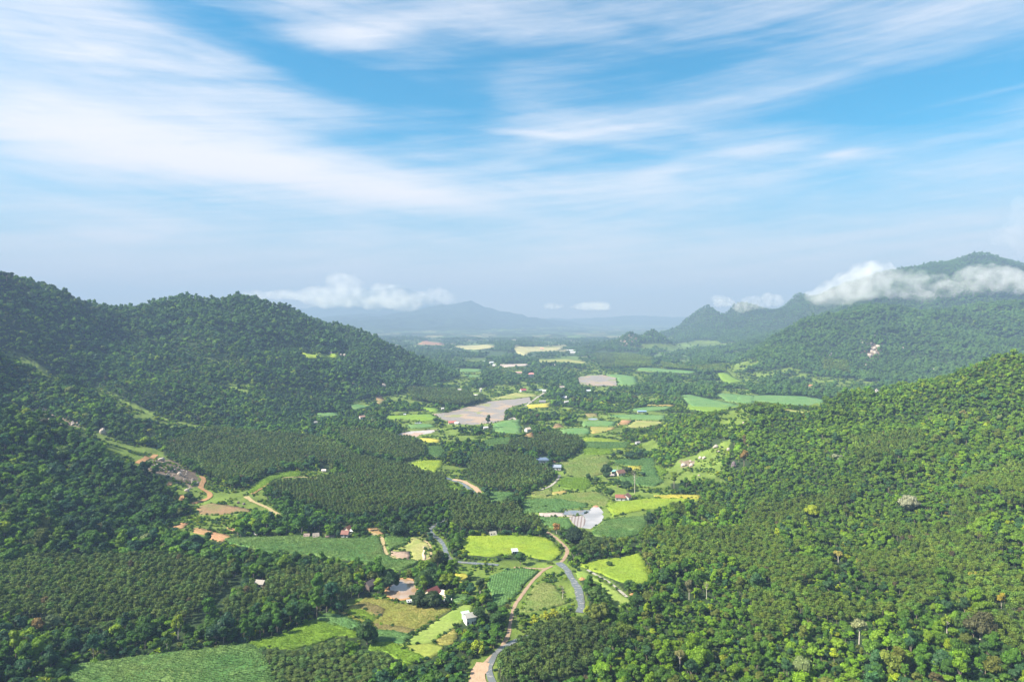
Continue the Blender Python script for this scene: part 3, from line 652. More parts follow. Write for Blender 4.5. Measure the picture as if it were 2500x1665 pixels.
ii = (np.arange(nr - 1)[:, None] * nc + np.arange(nc - 1)[None, :])
QF = np.stack([ii, ii + 1, ii + nc + 1, ii + nc], -1).reshape(-1, 4)
zf = Z_[:-1, :-1].ravel(); rf = rg[:-1, :-1].ravel(); tf = tg[:-1, :-1].ravel(); xf = gx[:-1, :-1].ravel()
cls = np.zeros(len(QF), int)
hi = zf > 9
cls[hi & (rf > 5900)] = 7
cls[hi & (xf < 0) & (rf <= 5900)] = 1
cls[hi & (xf < 0) & (rf < 1010) & (tf < math.radians(-16))] = 2
cls[hi & (xf < 0) & (rf < 760) & (tf < math.radians(-20))] = 3
cls[hi & (xf > 0) & (rf < 1330)] = 4
cls[hi & (xf > 0) & (rf >= 1330) & (rf < 3150)] = 5
cls[hi & (xf > 0) & (rf >= 3150) & (rf <= 5900)] = 6
cls[hi & (xf > 0) & (rf >= 3150) & (rf <= 5900) & (tf > math.radians(25.5))] = 8
HN = {0: ('ground', 'flat valley floor of grass, fields and woods running into the haze'), 1: ('hill', 'large forested hill closing the left side of the valley'), 2: ('hill', 'second wooded spur with a grass strip on its crest'),
      3: ('hill', 'nearest wooded spur on the left with a boulder slope'), 4: ('hill', 'near sunlit forested slope rising to the right'), 5: ('hill', 'hazy blue-green forested hill behind the near right slope'),
      6: ('mountain', 'blue ridge of pointed hills in the haze'), 7: ('mountain', 'faint far mountains fading into the sky'), 8: ('mountain', 'tall blue peak standing above the cloud bank')}
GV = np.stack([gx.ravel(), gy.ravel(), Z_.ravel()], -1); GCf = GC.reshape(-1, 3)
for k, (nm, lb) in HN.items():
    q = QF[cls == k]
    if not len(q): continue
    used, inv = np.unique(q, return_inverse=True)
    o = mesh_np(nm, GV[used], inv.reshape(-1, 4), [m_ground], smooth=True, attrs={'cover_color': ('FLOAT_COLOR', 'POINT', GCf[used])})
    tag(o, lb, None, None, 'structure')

# ------------------------------------------------------------------ haze
def haze_box(sigma):
    x0, x1, y0, y1, z0, z1 = -18500, 18500, -1500, 20500, float(Z_.min()) - 1.5, float(Z_.max()) + 40
    V = [(x, y, z) for x in (x0, x1) for y in (y0, y1) for z in (z0, z1)]
    F = [(0, 1, 3, 2), (4, 6, 7, 5), (0, 4, 5, 1), (2, 3, 7, 6), (0, 2, 6, 4), (1, 5, 7, 3)]
    hm_ = bpy.data.materials.new('haze_air'); hm_.use_nodes = True; t = NT(hm_.node_tree)
    for n in list(t.n): t.n.remove(n)
    v = t.new('ShaderNodeVolumePrincipled'); v.inputs['Color'].default_value = HAZE_COL; v.inputs['Density'].default_value = sigma
    v.inputs['Absorption Color'].default_value = HAZE_ABS
    o = t.new('ShaderNodeOutputMaterial'); t.l.new(v.outputs[0], o.inputs['Volume'])
    ob = mesh_np('haze', V, F, [hm_]); tag(ob, 'pale blue haze filling the air of the whole valley', 'haze', kind='stuff')
HAZE_COL = (.168, .24, .375, 1); HAZE_ABS = (.35, .35, .35, 1)
haze_box(0.00027)
# ------------------------------------------------------------------ foliage
def foliage_mat(name, trans=.3):
    m_ = bpy.data.materials.new(name); m_.use_nodes = True; t = NT(m_.node_tree)
    for n in list(t.n): t.n.remove(n)
    ti = t.new('ShaderNodeAttribute', attribute_name='tint'); ti.attribute_type = 'INSTANCER'
    sh = t.new('ShaderNodeAttribute', attribute_name='shade')
    c = t.mul(ti.outputs[0], sh.outputs[0])
    d = t.new('ShaderNodeBsdfDiffuse'); tr = t.new('ShaderNodeBsdfTranslucent')
    g = t.new('ShaderNodeBsdfGlossy'); g.inputs['Roughness'].default_value = .55; g.inputs['Color'].default_value = (.8, .85, .7, 1)
    t.l.new(c, d.inputs[0])
    h = t.new('ShaderNodeHueSaturation'); h.inputs['Hue'].default_value = .485; h.inputs['Saturation'].default_value = 1.15; h.inputs['Value'].default_value = 1.3
    t.l.new(c, h.inputs['Color']); t.l.new(h.outputs[0], tr.inputs[0])
    mx = t.new('ShaderNodeMixShader'); mx.inputs[0].default_value = trans; t.l.new(d.outputs[0], mx.inputs[1]); t.l.new(tr.outputs[0], mx.inputs[2])
    m2 = t.new('ShaderNodeMixShader'); m2.inputs[0].default_value = .015; t.l.new(mx.outputs[0], m2.inputs[1]); t.l.new(g.outputs[0], m2.inputs[2])
    o = t.new('ShaderNodeOutputMaterial'); t.l.new(m2.outputs[0], o.inputs[0])
    return m_
M_LEAF = foliage_mat('leaves')
M_BARK, t, b = mat('bark', .9); tcb = t.new('ShaderNodeTexCoord')
t.l.new(t.mix(t.noise(tcb.outputs['Object'], 3.0, 4, .6), (.13, .10, .075), (.33, .28, .22)), b.inputs['Base Color'])
M_PALE, t, b = mat('pale_bark', .85); tcb = t.new('ShaderNodeTexCoord')
t.l.new(t.mix(t.noise(tcb.outputs['Object'], 3.0, 4, .6), (.42, .36, .29), (.62, .57, .49)), b.inputs['Base Color'])

def tube(p0, p1, r0, r1, n=6):
    p0 = np.array(p0, float); p1 = np.array(p1, float); d = p1 - p0; d /= np.linalg.norm(d) + 1e-9
    a = np.cross(d, [0.3, .9, .1]); a /= np.linalg.norm(a); b_ = np.cross(d, a)
    an = np.arange(n) * 2 * math.pi / n
    ring = np.cos(an)[:, None] * a + np.sin(an)[:, None] * b_
    V = np.concatenate([p0 + ring * r0, p1 + ring * r1])
    i = np.arange(n); j = (i + 1) % n
    return V, np.stack([i, j, j + n, i + n], -1)
def join(parts):
    V = []; F = []; o = 0
    for v, f in parts:
        V.append(v); F.append(f + o); o += len(v)
    return np.concatenate(V), np.concatenate(F)
def bell(n, m, rng, c, rx, rz, wob=.18):
    """closed lumpy blob made of quads (degenerate at the poles kept small)"""
    V = []; 
    ph = np.linspace(-.48 * math.pi, .48 * math.pi, m)
    for p in ph:
        for k in range(n):
            a = 2 * math.pi * k / n
            q = 1 + rng.uniform(-wob, wob)
            V.append((c[0] + rx * q * math.cos(p) * math.cos(a), c[1] + rx * q * math.cos(p) * math.sin(a), c[2] + rz * q * math.sin(p)))
    F = []
    for i in range(m - 1):
        for k in range(n):
            k2 = (k + 1) % n; F.append((i * n + k, i * n + k2, (i + 1) * n + k2, (i + 1) * n + k))
    return np.array(V), np.array(F)
def leaves(lobes, n, size, rng, flat=.0, inner=.7, up=.15):
    """leaf sprays set over the surface of every lobe"""
    L = np.array(lobes, float)              # cx,cy,cz,rx,rz
    wgt = L[:, 3] ** 2; k = rng.choice(len(L), n, p=wgt / wgt.sum())
    d = rng.normal(size=(n, 3)); d /= np.linalg.norm(d, axis=1)[:, None]
    d[:, 2] = np.where(d[:, 2] < -.45, -d[:, 2], d[:, 2])
    rr = rng.uniform(inner, 1.08, n)
    p = L[k, :3] + d * np.stack([L[k, 3], L[k, 3], L[k, 4]], -1) * rr[:, None]
    nrm = d + rng.normal(size=(n, 3)) * .55; nrm[:, 2] += up; nrm /= np.linalg.norm(nrm, axis=1)[:, None]
    a = np.cross(nrm, rng.normal(size=(n, 3))); a /= np.linalg.norm(a, axis=1)[:, None]; b_ = np.cross(nrm, a)
    s = size * rng.uniform(.6, 1.35, n)[:, None]
    q = np.stack([p - a * s * .5, p - b_ * s * .42 + nrm * s * .08, p + a * s * .5, p + b_ * s * .42 - nrm * s * .06], 1).reshape(-1, 3)
    f = np.arange(4 * n).reshape(n, 4)
    lb = rng.uniform(.78, 1.22, len(L))
    sh = lb[k] * rng.uniform(.7, 1.35, n)
    return q, f, np.repeat(sh, 4)
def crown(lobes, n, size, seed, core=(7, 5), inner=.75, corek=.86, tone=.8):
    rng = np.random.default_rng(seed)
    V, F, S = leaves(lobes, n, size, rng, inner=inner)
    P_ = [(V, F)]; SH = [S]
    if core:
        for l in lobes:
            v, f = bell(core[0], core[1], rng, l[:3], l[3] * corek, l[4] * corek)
            P_.append((v, f)); SH.append(np.full(len(v), tone) * rng.uniform(.85, 1.15, len(v)))  # lobe cores toned down: inner crown shade put into the colour
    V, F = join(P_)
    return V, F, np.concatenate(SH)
def lobes_round(rng, w, h, z0, n, rl=.42, flat=.8):
    out = [(0, 0, z0 + h * .5, w * .34, h * .42)]
    for k in range(n):
        a = 2 * math.pi * (k + rng.uniform(-.3, .3)) / n; zz = rng.uniform(.25, .85)
        rad_ = w * .5 * math.sqrt(max(.05, 1 - (2 * zz - 1) ** 2)) * .62
        r_ = w * rl * rng.uniform(.45, .75)
        out.append((rad_ * math.cos(a), rad_ * math.sin(a), z0 + h * zz, r_, r_ * flat))
    return out
def make_tree_parts(kind, seed, lod):
    rng = np.random.default_rng(seed)
    if kind == 'broad':
        h = rng.uniform(5.5, 7.5); w_ = rng.uniform(6.2, 8.0); z0 = rng.uniform(1.6, 2.6)
        lb = lobes_round(rng, w_, h, z0, 5 if lod else 8)
        V, F, S = crown(lb, 90 if lod else 520, 1.15 if lod else .62, seed, core=(6, 4) if lod else (7, 5))
        tr = [tube((0, 0, -.6), (0, 0, z0 + h * .4), .26, .14)]
        if not lod:
            for l in lb[1:6]: tr.append(tube((0, 0, z0 * .8), l[:3], .12, .04, 5))
    elif kind == 'tall':
        h = rng.uniform(8, 10); w_ = rng.uniform(4.6, 6.0); z0 = rng.uniform(3.0, 4.5)
        lb = lobes_round(rng, w_, h, z0, 5 if lod else 9, rl=.5)
        V, F, S = crown(lb, 90 if lod else 500, 1.1 if lod else .6, seed, core=(6, 4))
        tr = [tube((0, 0, -.6), (0, 0, z0 + h * .4), .24, .12)]
        if not lod:
            for l in lb[1:6]: tr.append(tube((0, 0, z0 * .8), l[:3], .1, .04, 5))
    elif kind == 'slim':      # plantation tree : narrow airy crown on a thin pole
        h = rng.uniform(2.8, 3.4); w_ = rng.uniform(3.1, 3.7); z0 = rng.uniform(3.6, 4.2)
        lb = [(rng.uniform(-.25, .25), rng.uniform(-.25, .25), z0 + h * q, w_ * .5 * k, h * .22) for q, k in ((.25, .85), (.5, 1.0), (.75, .8))]
        V, F, S = crown(lb, 44 if lod else 150, .8 if lod else .55, seed, core=(5, 4), corek=.72)
        tr = [tube((0, 0, -.5), (0, 0, z0 + h * .7), .10, .05, 5)]
    elif kind == 'bush':
        lb = [(rng.uniform(-.9, .9), rng.uniform(-.9, .9), rng.uniform(.5, 1.2), rng.uniform(.8, 1.3), rng.uniform(.7, 1.1)) for _ in range(4)]
        V, F, S = crown(lb, 60 if lod else 150, .7 if lod else .45, seed, core=(5, 4))
        tr = [tube((0, 0, -.3), (0, 0, .6), .08, .05, 4)]
    elif kind == 'banana':    # broad-leaved thicket plants, big drooping blades
        n = 34; a = rng.uniform(0, 6.28, n); e = rng.uniform(.2, 1.2, n); l_ = rng.uniform(1.4, 2.6, n)
        base = np.stack([rng.uniform(-1, 1, n), rng.uniform(-1, 1, n), rng.uniform(.5, 1.6, n)], -1)
        d = np.stack([np.cos(a) * np.cos(e), np.sin(a) * np.cos(e), np.sin(e)], -1); sd_ = np.stack([-np.sin(a), np.cos(a), 0 * a], -1) * .38
        mid = base + d * l_[:, None] * .6; tip = base + d * l_[:, None] + [0, 0, -.5]
        q = np.stack([base, mid + sd_, tip, mid - sd_], 1).reshape(-1, 3)
        V, F, S = q, np.arange(4 * n).reshape(n, 4), np.repeat(rng.uniform(.8, 1.4, n), 4)
        v2, f2 = bell(6, 4, rng, (0, 0, .8), 1.0, .8); V, F = join([(V, F), (v2, f2)]); S = np.append(S, np.full(len(v2), .7))
        tr = [tube((0, 0, -.3), (0, 0, 1.0), .12, .08, 5)]
    elif kind == 'bamboo':
        rng2 = rng; P_ = []; SH = []
        lb = []
        for k in range(13):
            a = rng.uniform(0, 6.28); rr = rng.uniform(0, 2.6); z = rng.uniform(1.5, 5.4) * (1 - rr / 6)
            lb.append((rr * math.cos(a), rr * math.sin(a), z, rng.uniform(.7, 1.2), rng.uniform(.9, 1.5)))
        V, F, S = crown(lb, 560, .55, seed, core=(5, 4), corek=.7)
        tr = [tube((rng.uniform(-.6, .6), rng.uniform(-.6, .6), -.3), (l[0], l[1], l[2]), .06, .03, 4) for l in lb]
    Vt, Ft = join(tr)
    return (V, F, S), (Vt, Ft)
LIB = {}
LIBCOL = bpy.data.collections.new('tree_library')          # never linked: only source meshes for the woods
def lib_tree(kind, seed, lod):
    (V, F, S), (Vt, Ft) = make_tree_parts(kind, seed, lod)
    if lod:
        VV, FF = join([(V, F)]); SS = S; mi = np.zeros(len(F), int)
    else:
        VV, FF = join([(V, F), (Vt, Ft)]); SS = np.append(S, np.ones(len(Vt))); mi = np.append(np.zeros(len(F), int), np.ones(len(Ft), int))
    me = mesh_np('tree_source', VV, FF, [M_LEAF, M_BARK], mi, attrs={'shade': ('FLOAT_COLOR', 'POINT', np.repeat(SS[:, None], 3, 1))}, obj=False)
    o = bpy.data.objects.new('tree_source', me); LIBCOL.objects.link(o)
    return o
def lib(kind, lod, n):
    key = (kind, lod)
    if key not in LIB: LIB[key] = [lib_tree(kind, 100 * len(LIB) + 11 + k, lod) for k in range(n)]
    return LIB[key]

def scatter(name, P3, scl, tint, sources, label, cat, rot=None, tiltv=None):
    """one 'stuff' object: its points carry size, turn, tint and which source plant stands there"""
    n = len(P3)
    if not n: return None
    me = bpy.data.meshes.new(name); me.vertices.add(n); me.vertices.foreach_set('co', np.asarray(P3, np.float32).ravel())
    scl = np.asarray(scl, float)
    if scl.ndim == 1: scl = np.repeat(scl[:, None], 3, 1)
    for an, typ, data, key in (('scl', 'FLOAT_VECTOR', scl, 'vector'), ('rotz', 'FLOAT', rot if rot is not None else RNG.uniform(0, 6.28, n), 'value'),
                               ('pick', 'INT', RNG.integers(0, len(sources), n), 'value'), ('tint', 'FLOAT_COLOR', np.concatenate([tint, np.ones((n, 1))], 1), 'color')):
        a_ = me.attributes.new(an, typ, 'POINT'); a_.data.foreach_set(key, np.asarray(data, np.int32 if typ == 'INT' else np.float32).ravel())
    o = bpy.data.objects.new(name, me); COL.objects.link(o); tag(o, label, cat, None, 'stuff')
    g = bpy.data.node_groups.new(name + '_scatter', 'GeometryNodeTree')
    g.interface.new_socket('Geometry', in_out='INPUT', socket_type='NodeSocketGeometry'); g.interface.new_socket('Geometry', in_out='OUTPUT', socket_type='NodeSocketGeometry')
    gi = g.nodes.new('NodeGroupInput'); go = g.nodes.new('NodeGroupOutput')
    ip = g.nodes.new('GeometryNodeInstanceOnPoints'); ip.inputs['Pick Instance'].default_value = True
    jn = g.nodes.new('GeometryNodeGeometryToInstance')
    for s_ in reversed(sources):
        oi = g.nodes.new('GeometryNodeObjectInfo'); oi.inputs[0].default_value = s_; oi.inputs['As Instance'].default_value = False
        g.links.new(oi.outputs['Geometry'], jn.inputs[0])
    def na(nm, dt):
        a_ = g.nodes.new('GeometryNodeInputNamedAttribute'); a_.data_type = dt; a_.inputs[0].default_value = nm; return a_.outputs[0]
    cx_ = g.nodes.new('ShaderNodeCombineXYZ'); g.links.new(na('rotz', 'FLOAT'), cx_.inputs[2])
    g.links.new(gi.outputs[0], ip.inputs['Points']); g.links.new(jn.outputs[0], ip.inputs['Instance'])
    g.links.new(na('pick', 'INT'), ip.inputs['Instance Index']); g.links.new(cx_.outputs[0], ip.inputs['Rotation']); g.links.new(na('scl', 'FLOAT_VECTOR'), ip.inputs['Scale'])
    g.links.new(ip.outputs[0], go.inputs[0])
    md = o.modifiers.new('scatter', 'NODES'); md.node_group = g
    return o

# ------------------------------------------------------------------ where the trees stand
def ring_points(smin, k, r0, r1, th=45, jit=.42):
    out = []; r = r0; lim = math.radians(th); row = 0
    while r < r1:
        s = max(smin, k * r); n = int(2 * lim * r / s)
        a = -lim + (np.arange(n) + .5 * (row % 2)) * s / r
        a = a + RNG.uniform(-jit, jit, n) * s / r; rr = r + RNG.uniform(-jit, jit, n) * s
        out.append(np.stack([rr * np.sin(a), rr * np.cos(a), np.full(n, s)], -1)); r += s * .9; row += 1
    return np.concatenate(out)
def seen(x, y, z, top=9, mu=330, mv=110):
    u, v = project(x, y, z)
    return (u > -mu) & (u < W0 + mu) & (v < H0 + mv) & ~hidden(x, y, z + top)
def tints(n, pal, wts, vari=.16):
    pal = np.array(pal); k = RNG.choice(len(pal), n, p=np.array(wts) / sum(wts))
    return pal[k] * RNG.uniform(1 - vari, 1 + vari, (n, 1)) * RNG.uniform(.94, 1.06, (n, 3))
DARK = (.036, .084, .018); MID = (.068, .145, .020); BRI = (.135, .235, .020); LIM = (.215, .285, .020); OLI = (.105, .130, .030); BRO = (.105, .088, .042); TEAL = (.035, .085, .040); PALE = (.17, .21, .09)
pts = ring_points(4.3, .0041, 190, 5600)
x, y, s = pts.T; z = H(x, y); ok = seen(x, y, z); x, y, s, z = x[ok], y[ok], s[ok], z[ok]
c = cover(x, y, z); r = np.hypot(x, y)
u_, v_ = project(x, y, z)
keep = (c == 1) & (RNG.uniform(size=len(x)) < .97)
x, y, s, z, r, u_, v_ = (q[keep] for q in (x, y, s, z, r, u_, v_))
N1 = len(x)
lum_ = (.62 + .76 * fbm(x / 75, y / 75, 4, 93))[:, None]; patch = fbm(x / 34, y / 34, 3, 91); patch2 = fbm(x / 110, y / 110, 3, 92)
bright = np.clip((u_ - 1500) / 500, 0, 1) * np.clip((1500 - v_) / 500, .25, 1)  # sun-facing right slope: crown tints are raised, putting sunlight into the colour
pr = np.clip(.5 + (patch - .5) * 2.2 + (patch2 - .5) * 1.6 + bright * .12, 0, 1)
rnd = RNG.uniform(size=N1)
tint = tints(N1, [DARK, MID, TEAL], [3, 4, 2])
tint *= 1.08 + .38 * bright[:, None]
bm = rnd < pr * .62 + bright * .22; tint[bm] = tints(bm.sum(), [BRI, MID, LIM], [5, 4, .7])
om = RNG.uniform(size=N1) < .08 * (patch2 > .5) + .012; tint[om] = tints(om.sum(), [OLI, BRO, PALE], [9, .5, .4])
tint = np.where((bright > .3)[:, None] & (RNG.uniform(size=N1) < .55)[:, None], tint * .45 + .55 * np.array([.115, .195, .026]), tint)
fl_ = np.clip((r - 1300) / 600, 0, .65)[:, None]; tint = tint * (1 - fl_) + fl_ * np.array([.080, .160, .042]) * (.75 + .5 * patch[:, None])  # distant crowns blend to a bluer, lighter tint: painted haze and sunlight
size = s / 5.0 * RNG.choice([.45, .62, .8, 1.0, 1.35], N1, p=[.16, .28, .3, .2, .06]) * RNG.uniform(.9, 1.15, N1)
size = np.minimum(size, 1.9)
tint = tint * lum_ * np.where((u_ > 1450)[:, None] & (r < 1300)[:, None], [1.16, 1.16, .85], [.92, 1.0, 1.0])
shrub = fbm(x / 60, y / 60, 3, 97) > .56            # scrubby parts: small crowns, the ground shows
size = np.where(shrub, size * .72, size); size = np.where((u_ > 1500) & (r < 1300), size * .86, size)
S3 = np.stack([size * RNG.uniform(.9, 1.15, N1), size * RNG.uniform(.9, 1.15, N1), size * RNG.uniform(.8, 1.2, N1)], -1)
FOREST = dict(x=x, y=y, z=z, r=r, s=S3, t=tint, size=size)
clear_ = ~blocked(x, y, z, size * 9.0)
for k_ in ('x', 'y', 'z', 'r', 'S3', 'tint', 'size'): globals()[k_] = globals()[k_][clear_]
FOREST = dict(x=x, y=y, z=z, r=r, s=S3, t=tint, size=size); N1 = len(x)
# plantation
pts = ring_points(2.75, .0036, 720, 3200, jit=.3)
ga, gb = np.meshgrid(np.arange(-760, 760, 2.9), np.arange(-760, 760, 3.1)); ca, sa_ = math.cos(.32), math.sin(.32)
gxx = (ga * ca - gb * sa_).ravel(); gyy = (ga * sa_ + gb * ca).ravel(); gr = np.hypot(gxx, gyy); gm = (gyy > 150) & (gr < 720) & (gr > 190) & (np.abs(np.arctan2(gxx, gyy)) < math.radians(45))
gp = np.stack([gxx[gm] + RNG.normal(size=gm.sum()) * .42, gyy[gm] + RNG.normal(size=gm.sum()) * .42, np.full(gm.sum(), 2.75)], -1)
pts = np.concatenate([gp, pts])
x, y, s = pts.T; z = H(x, y); ok = seen(x, y, z); x, y, s, z = x[ok], y[ok], s[ok], z[ok]
c = cover(x, y, z); keep = c == 2
x, y, s, z = (q[keep] for q in (x, y, s, z)); r = np.hypot(x, y); N2 = len(x)
pp = fbm(x / 55, y / 55, 3, 15)[:, None]
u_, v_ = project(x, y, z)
tp = tints(N2, [(.066, .102, .024), (.076, .112, .026), (.058, .104, .028)], [1, 1, 1], .2) * (.75 + .5 * pp)
tp = tp * 1.22; rt = (u_ > 1500)[:, None]; tp = np.where(rt, tp * [1.38, 1.36, .8], tp)  # right-hand plantations tinted lighter, sunlight on the slope painted into their colour
tp = tp * (.62 + .76 * fbm(x / 110, y / 70, 4, 17))[:, None] * (.8 + .4 * fbm(x / 16, y / 16, 2, 18))[:, None]
k = RNG.uniform(size=N2) < .03; tp[k] = tints(k.sum(), [OLI, BRO, MID, BRI], [2, 1.5, 2, 1])
sz = s / 2.75 * RNG.uniform(.78, 1.15, N2)
hgt = (.72 + .5 * fbm(x / 90, y / 90, 2, 19)) * np.where((u_ < 1000) & (v_ > 1530), .55, 1)
clear_ = ~blocked(x, y, z, np.full(N2, 7.0) * hgt)
PLN = dict(x=x, y=y, z=z, r=r, s=np.stack([sz, sz, np.minimum(sz, 1.6) * hgt * RNG.uniform(.85, 1.12, N2)], -1), t=tp, size=sz)
PLN = {k_: v2[clear_] for k_, v2 in PLN.items()}
print('forest', N1, 'plantation', N2)
def region(u, v):
    if u < 640: return 'left'
    if u < 1150: return 'lower middle left'
    if u < 1500: return 'middle beside the river'
    if u < 1950: return 'lower right middle'
    return 'right'
def tree_thing(name, kind, seed, label, cat, group, tint, bark=None, lod=0, parts=None):
    (V, F, S), (Vt, Ft) = parts or make_tree_parts(kind, seed, lod)
    root = bpy.data.objects.new(name, None); COL.objects.link(root); tag(root, label, cat, group)
    cr = mesh_np('crown', V, F, [M_LEAF], attrs={'shade': ('FLOAT_COLOR', 'POINT', np.repeat(S[:, None], 3, 1))}); cr.parent = root; cr['tint'] = [float(q) for q in tint]
    tr = mesh_np('trunk', Vt, Ft, [bark or M_BARK]); tr.parent = root
    return root
def copy_thing(src, loc, scl, rz, tint, label, group):
    r_ = src.copy(); COL.objects.link(r_); r_.location = loc; r_.scale = scl; r_.rotation_euler = (0, 0, rz)
    r_['label'] = label
    if group: r_['group'] = group
    for ch in src.children:
        c_ = ch.copy(); COL.objects.link(c_); c_.parent = r_
        if 'tint' in c_: c_['tint'] = [float(q) for q in tint]
    return r_
def individuals(D, n, protos, labeler, used):
    """the n trees that show largest become things of their own"""
    u, v = project(D['x'], D['y'], D['z']); vis = (u > 5) & (u < W0 - 5) & (v < H0 - 8) & ~hidden(D['x'], D['y'], D['z'] + 6, 0)
    px = np.where(vis, D['size'] / D['r'], 0)
    idx = np.argsort(-px)[:n]
    for q, i in enumerate(idx):
        label, group = labeler(u[i], v[i], D['t'][i], D['size'][i])
        p = protos[q % len(protos)]
        if q < len(protos):
            p.location = (D['x'][i], D['y'][i], D['z'][i]); p.scale = D['s'][i]; p['label'] = label; p['group'] = group
            p.rotation_euler = (0, 0, RNG.uniform(0, 6.28))
            for c_ in p.children:
                if 'tint' in c_: c_['tint'] = [float(a) for a in D['t'][i]]
        else:
            copy_thing(p, (D['x'][i], D['y'][i], D['z'][i]), D['s'][i], RNG.uniform(0, 6.28), D['t'][i], label, group)
    m = np.ones(len(D['x']), bool); m[idx] = False
    return m
MARKS = [(P(a)[0], b) for a, b in (('N 148,285', 'the blue roofed house'), ('N 352,388', 'the gable house by the oval plantation'), ('N 1300,820', 'the red roofed cottages'), ('N 880,1080', 'the white film plot'),
 ('N 1258,468', 'the cream farmhouse'), ('B 2015,815', 'the two storey white house'), ('B 1680,560', 'the dark red farmhouse'), ('B 1400,520', 'the muddy pond'), ('B 1112,515', 'the dark stilt house'), ('B 132,475', 'the grey roofed hut'),
 ('B 1090,900', 'the lone rounded tree'), ('B 1300,780', 'the fallow field'), ('B 1650,880', 'the mown meadow'), ('B 500,880', 'the bright lime strip'), ('A 1500,1250', 'the bottom cane field'), ('B 700,150', 'the sweeping cane field'),
 ('B 895,35', 'the cane village'), ('B 1400,200', 'the tan plot'), ('C 250,120', 'the yellow-green rice field'), ('C 640,110', 'the upper earth road'), ('C 180,760', 'the earth road'), ('C 60,1050', 'the ford at the road foot'),
 ('C 780,520', 'the stony river'), ('C 470,780', 'the yellow bamboo row'), ('C 1180,350', 'the lime field right of the river'), ('C 1692,1130', 'the lone umbrella tree'), ('C 1932,530', 'the bare pale tree'), ('C 1662,420', 'the small palm'),
 ('D 1000,800', 'the cream crowned tree'), ('D 1995,780', 'the dark round tree'), ('D 2168,570', 'the golden tree'), ('D 1410,930', 'the leafless tree'), ('D 530,1120', 'the wide pale tree'), ('D 1260,1100', 'the broad yellow-green tree'),
 ('H 1410,950', 'the cream flowering tree'), ('D 830,200', 'the pale yellow tree'), ('A 1600,880', 'the lime tree with bare trunk'), ('A 1000,550', 'the left plantation'), ('A 400,700', 'the brownish orange tree'), ('A 60,1100', 'the lower left corner'),
 ('E 1900,1080', 'the dark earth patch'), ('E 1950,1310', 'the orange earth patches'), ('E 405,1290', 'the tall yellowish tree'), ('E 905,1300', 'the brownish rounded tree'), ('D 2300,1150', 'the bottom right corner'), ('C 1000,1300', 'the bottom plantation edge'), ('B 700,1250', 'the young grove'))]
USEDL = {}
def lab_forest(u, v, t, size=1.0):
    tone = 'lime green' if t[1] > .22 else 'bright green' if t[1] > .165 else 'brownish olive' if t[0] > .088 else 'dark green' if t[1] < .10 else 'mid green'
    d = [math.hypot(m[0][0] - u, m[0][1] - v) for m in MARKS]; i = int(np.argmin(d)); m = MARKS[i]; dx, dy = u - m[0][0], v - m[0][1]
    side = ('right of' if dx > 0 else 'left of') if abs(dx) > abs(dy) * 1.6 else ('below' if dy > 0 else 'above') if abs(dy) > abs(dx) * 1.6 else ('below right of' if dy > 0 else 'above right of') if dx > 0 else ('below left of' if dy > 0 else 'above left of')
    dist = 'close' if d[i] < 25 else 'a little' if d[i] < 55 else 'some way' if d[i] < 100 else 'far'
    sz = 'small' if size < .55 else 'large' if size > 1.0 else 'medium'
    cands = [f'{tone} tree {side} {m[1]}', f'{sz} {tone} tree {side} {m[1]}', f'{sz} {tone} tree {dist} {side} {m[1]}']
    for lb in cands:
        if lb not in USEDL: break
    USEDL[lb] = USEDL.get(lb, 0) + 1
    return lb, 'broadleaf trees ' + side + ' ' + m[1]
def lab_forest_old(u, v, t):
    tone = 'lime green' if t[1] > .17 else 'bright green' if t[1] > .13 else 'brownish olive' if t[0] > .07 else 'dark green' if t[1] < .085 else 'mid green'
    reg = region(u, v)
    where = {'left': 'in the woods at the lower left', 'lower middle left': 'among the lower fields left of the road', 'middle beside the river': 'beside the lower river and road',
             'lower right middle': 'on the wooded foot of the right slope', 'right': 'on the wooded slope at the lower right'}[reg]
    return f'{tone} broadleaf tree {where}', f'{tone} broadleaf trees {where}'
def lab_plant(u, v, t, size=1):
    reg = region(u, v)
    where = {'left': 'in the dense plantation at the lower left', 'lower middle left': 'in the young grove at the bottom edge', 'middle beside the river': 'in the plantation right of the lower river',
             'lower right middle': 'in the plantation at the bottom right of centre', 'right': 'in the plantation on the lower right slope'}[reg]
    return f'slender olive green plantation tree {where}', f'plantation trees {where}'
protos = [tree_thing('broadleaf_tree', 'broad' if k % 3 else 'tall', 900 + k, 'x', 'tree', 'x', MID) for k in range(8)]
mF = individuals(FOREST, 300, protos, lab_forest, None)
protos2 = [tree_thing('plantation_tree', 'slim', 950 + k, 'x', 'tree', 'x', OLI) for k in range(5)]
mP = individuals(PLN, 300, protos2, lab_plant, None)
D = FOREST; P3 = np.stack([D['x'], D['y'], D['z']], -1)
near = D['r'] < 800
def mixsrc(a, b): return a + b
# one mass of forest; near and far parts share the object through the pick index
def scatter_lod(name, D, mask, near_r, src_near, src_far, label, cat):
    P3 = np.stack([D['x'], D['y'], D['z']], -1)[mask]; S = D['s'][mask]; T = D['t'][mask]; R_ = D['r'][mask]
    o = scatter(name, P3, S, T, src_near + src_far, label, cat)
    pk = np.where(R_ < near_r, RNG.integers(0, len(src_near), len(R_)), len(src_near) + RNG.integers(0, len(src_far), len(R_)))
    o.data.attributes['pick'].data.foreach_set('value', pk.astype(np.int32))
    return o
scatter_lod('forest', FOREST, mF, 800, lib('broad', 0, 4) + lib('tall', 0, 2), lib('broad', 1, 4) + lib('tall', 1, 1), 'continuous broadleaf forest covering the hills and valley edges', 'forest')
scatter_lod('plantation_woods', PLN, mP, 640, lib('slim', 0, 4), lib('slim', 1, 4), 'dense even plantation woods in blocks over the valley and slopes', 'plantation')
